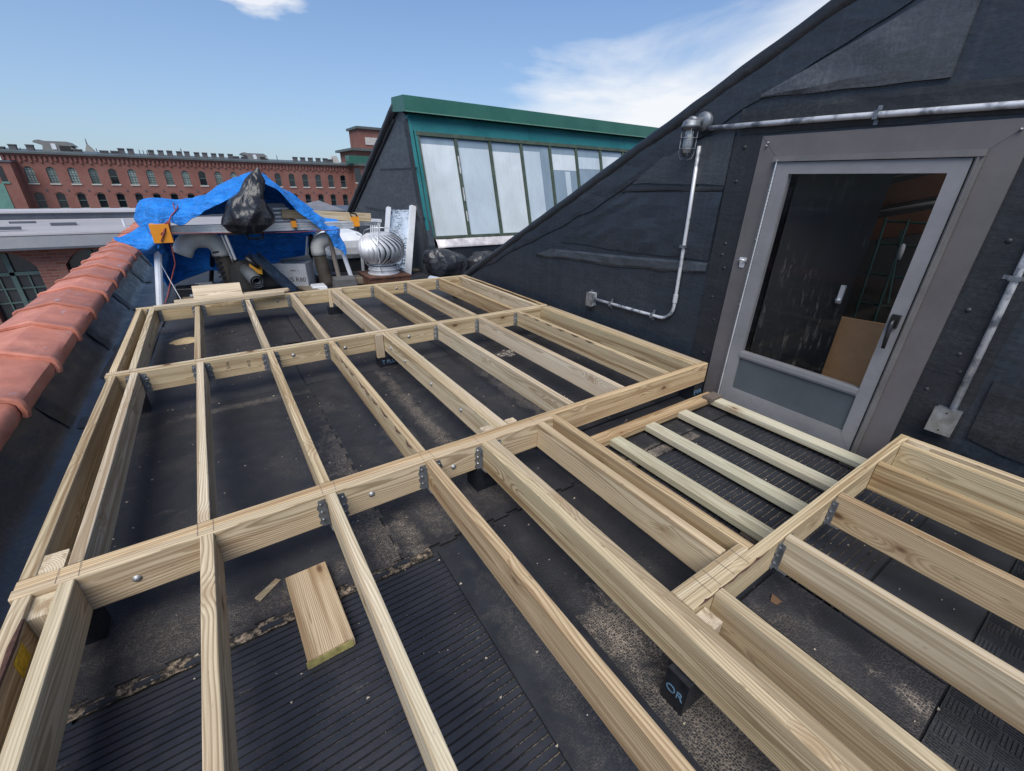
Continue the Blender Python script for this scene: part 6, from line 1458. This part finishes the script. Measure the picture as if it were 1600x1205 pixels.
# square brick stair tower and boxes behind the gable
tw = thing('brick_tower', at_y(590, 260, 118), 'stepped brick stair tower with flat cap right of the mill', 'tower')
A, B = at_y(559, 201, 118), at_y(640, 204, 118); zlow = at_y(560, 233, 118).z
b = MB(); b.box(A.x, B.x, 118, 126, zlow, A.z); b.obj('upper_stage', BRICK, tw)
b = MB(); b.box(A.x - .5, B.x + .5, 117.4, 126.6, A.z, A.z + .5); b.obj('cap', GREYROOF, tw)
a, c = at_y(570, 214.5, 118), at_y(600, 228, 118); b = MB(); b.box(a.x, c.x, 117.85, 117.99, c.z, a.z); b.obj('white_panel', STONE, tw)
A2 = at_y(553, 233, 114); b = MB(); b.box(A2.x, B.x + 2, 114, 127, zlow - 3, zlow - .6); b.obj('lower_stage', BRICK, tw)
b = MB(); b.box(A2.x - .9, B.x + 3, 112.9, 128, zlow - .6, zlow - .1); b.obj('lower_cap', GREYROOF, tw)
A3 = at_y(548, 262, 111.5); b = MB(); b.box(BX1 - .05, BX1 + 40, 104, 126, -12.4, zeave - .05); b.obj('cross_wing', BRICK, tw)
b = MB(); b.box(BX1 - .6, BX1 + 41, 103.3, 126, zeave - .04, zeave + .4); b.obj('wing_roof', GREYROOF, tw)
for px, py in ((559, 274), (560.5, 306)):
    q = at_y(px, py, 104); b = MB(); b.box(q.x - .6, q.x + .7, 103.93, 103.99, q.z - 1.4, q.z + 1.3); w = b.obj('window', PANE_D, tw)
    b = MB(); b.box(q.x - .7, q.x + .8, 103.8, 103.98, q.z - 1.6, q.z - 1.41); b.obj('sill', STONE, w)
q = at_y(560, 248, 106); b = MB(); b.box(q.x - 2.0, q.x + 3.0, 106, 109, zeave + .4, at_y(560, 243.5, 106).z)
tag(b.obj('rooftop_unit', GREENCAP), 'dark green rooftop unit below the brick tower', 'rooftop unit')
q0, q1, qt = at_y(518, 254, FYD + 5), at_y(533, 255, FYD + 5), at_y(525, 244, FYD + 5)
b = MB(); b.hexa([(q0.x, q0.y, zeave), (q1.x, q0.y, zeave), (q1.x, q0.y + 2, zeave), (q0.x, q0.y + 2, zeave), (q0.x + .5, q0.y, qt.z), (q1.x - .8, q0.y, qt.z), (q1.x - .8, q0.y + 2, qt.z), (q0.x + .5, q0.y + 2, qt.z)])
tag(b.obj('roof_cowl', STONE), 'pale tapered cowl on the mill roof end', 'roof cowl')
# grey canopy tent on the neighbouring roof
tn = thing('canopy_tent', at_y(508, 332, 22), 'grey pop-up canopy tent beyond the tarp', 'tent')
yt = 22.0; L_, R_, PK_, PR_ = at_y(468, 330, yt), at_y(540, 330, yt), at_y(488, 313.5, yt + 1.4), at_y(506, 313.5, yt + 1.4)
b = MB(); b.add([(L_.x, yt, L_.z), (R_.x, yt, L_.z), (R_.x, yt + 3, L_.z), (L_.x, yt + 3, L_.z), (PK_.x + .3, yt + 1.5, PK_.z)], [(0, 1, 4), (1, 2, 4), (2, 3, 4), (3, 0, 4)]); o = b.obj('canopy', GREYTENT, tn); solidify(o, .01)
b = MB(); b.box(L_.x, R_.x, yt - .01, yt + .01, L_.z - .3, L_.z - .002); b.obj('valance', m_plain('dark_valance', (.05, .05, .06), .8), tn)
for x in (L_.x + .03, R_.x - .03):
    for y in (yt + .04, yt + 2.95): b = MB(); b.tube([(x, y, -1.5), (x, y, L_.z)], .025, 6); b.obj('pole', GALV, tn)
b = MB(); b.box(-1.0, 40, 20.8, 60, -12.4, -1.5); struct(b.obj('neighbour_roof', GUTTER))
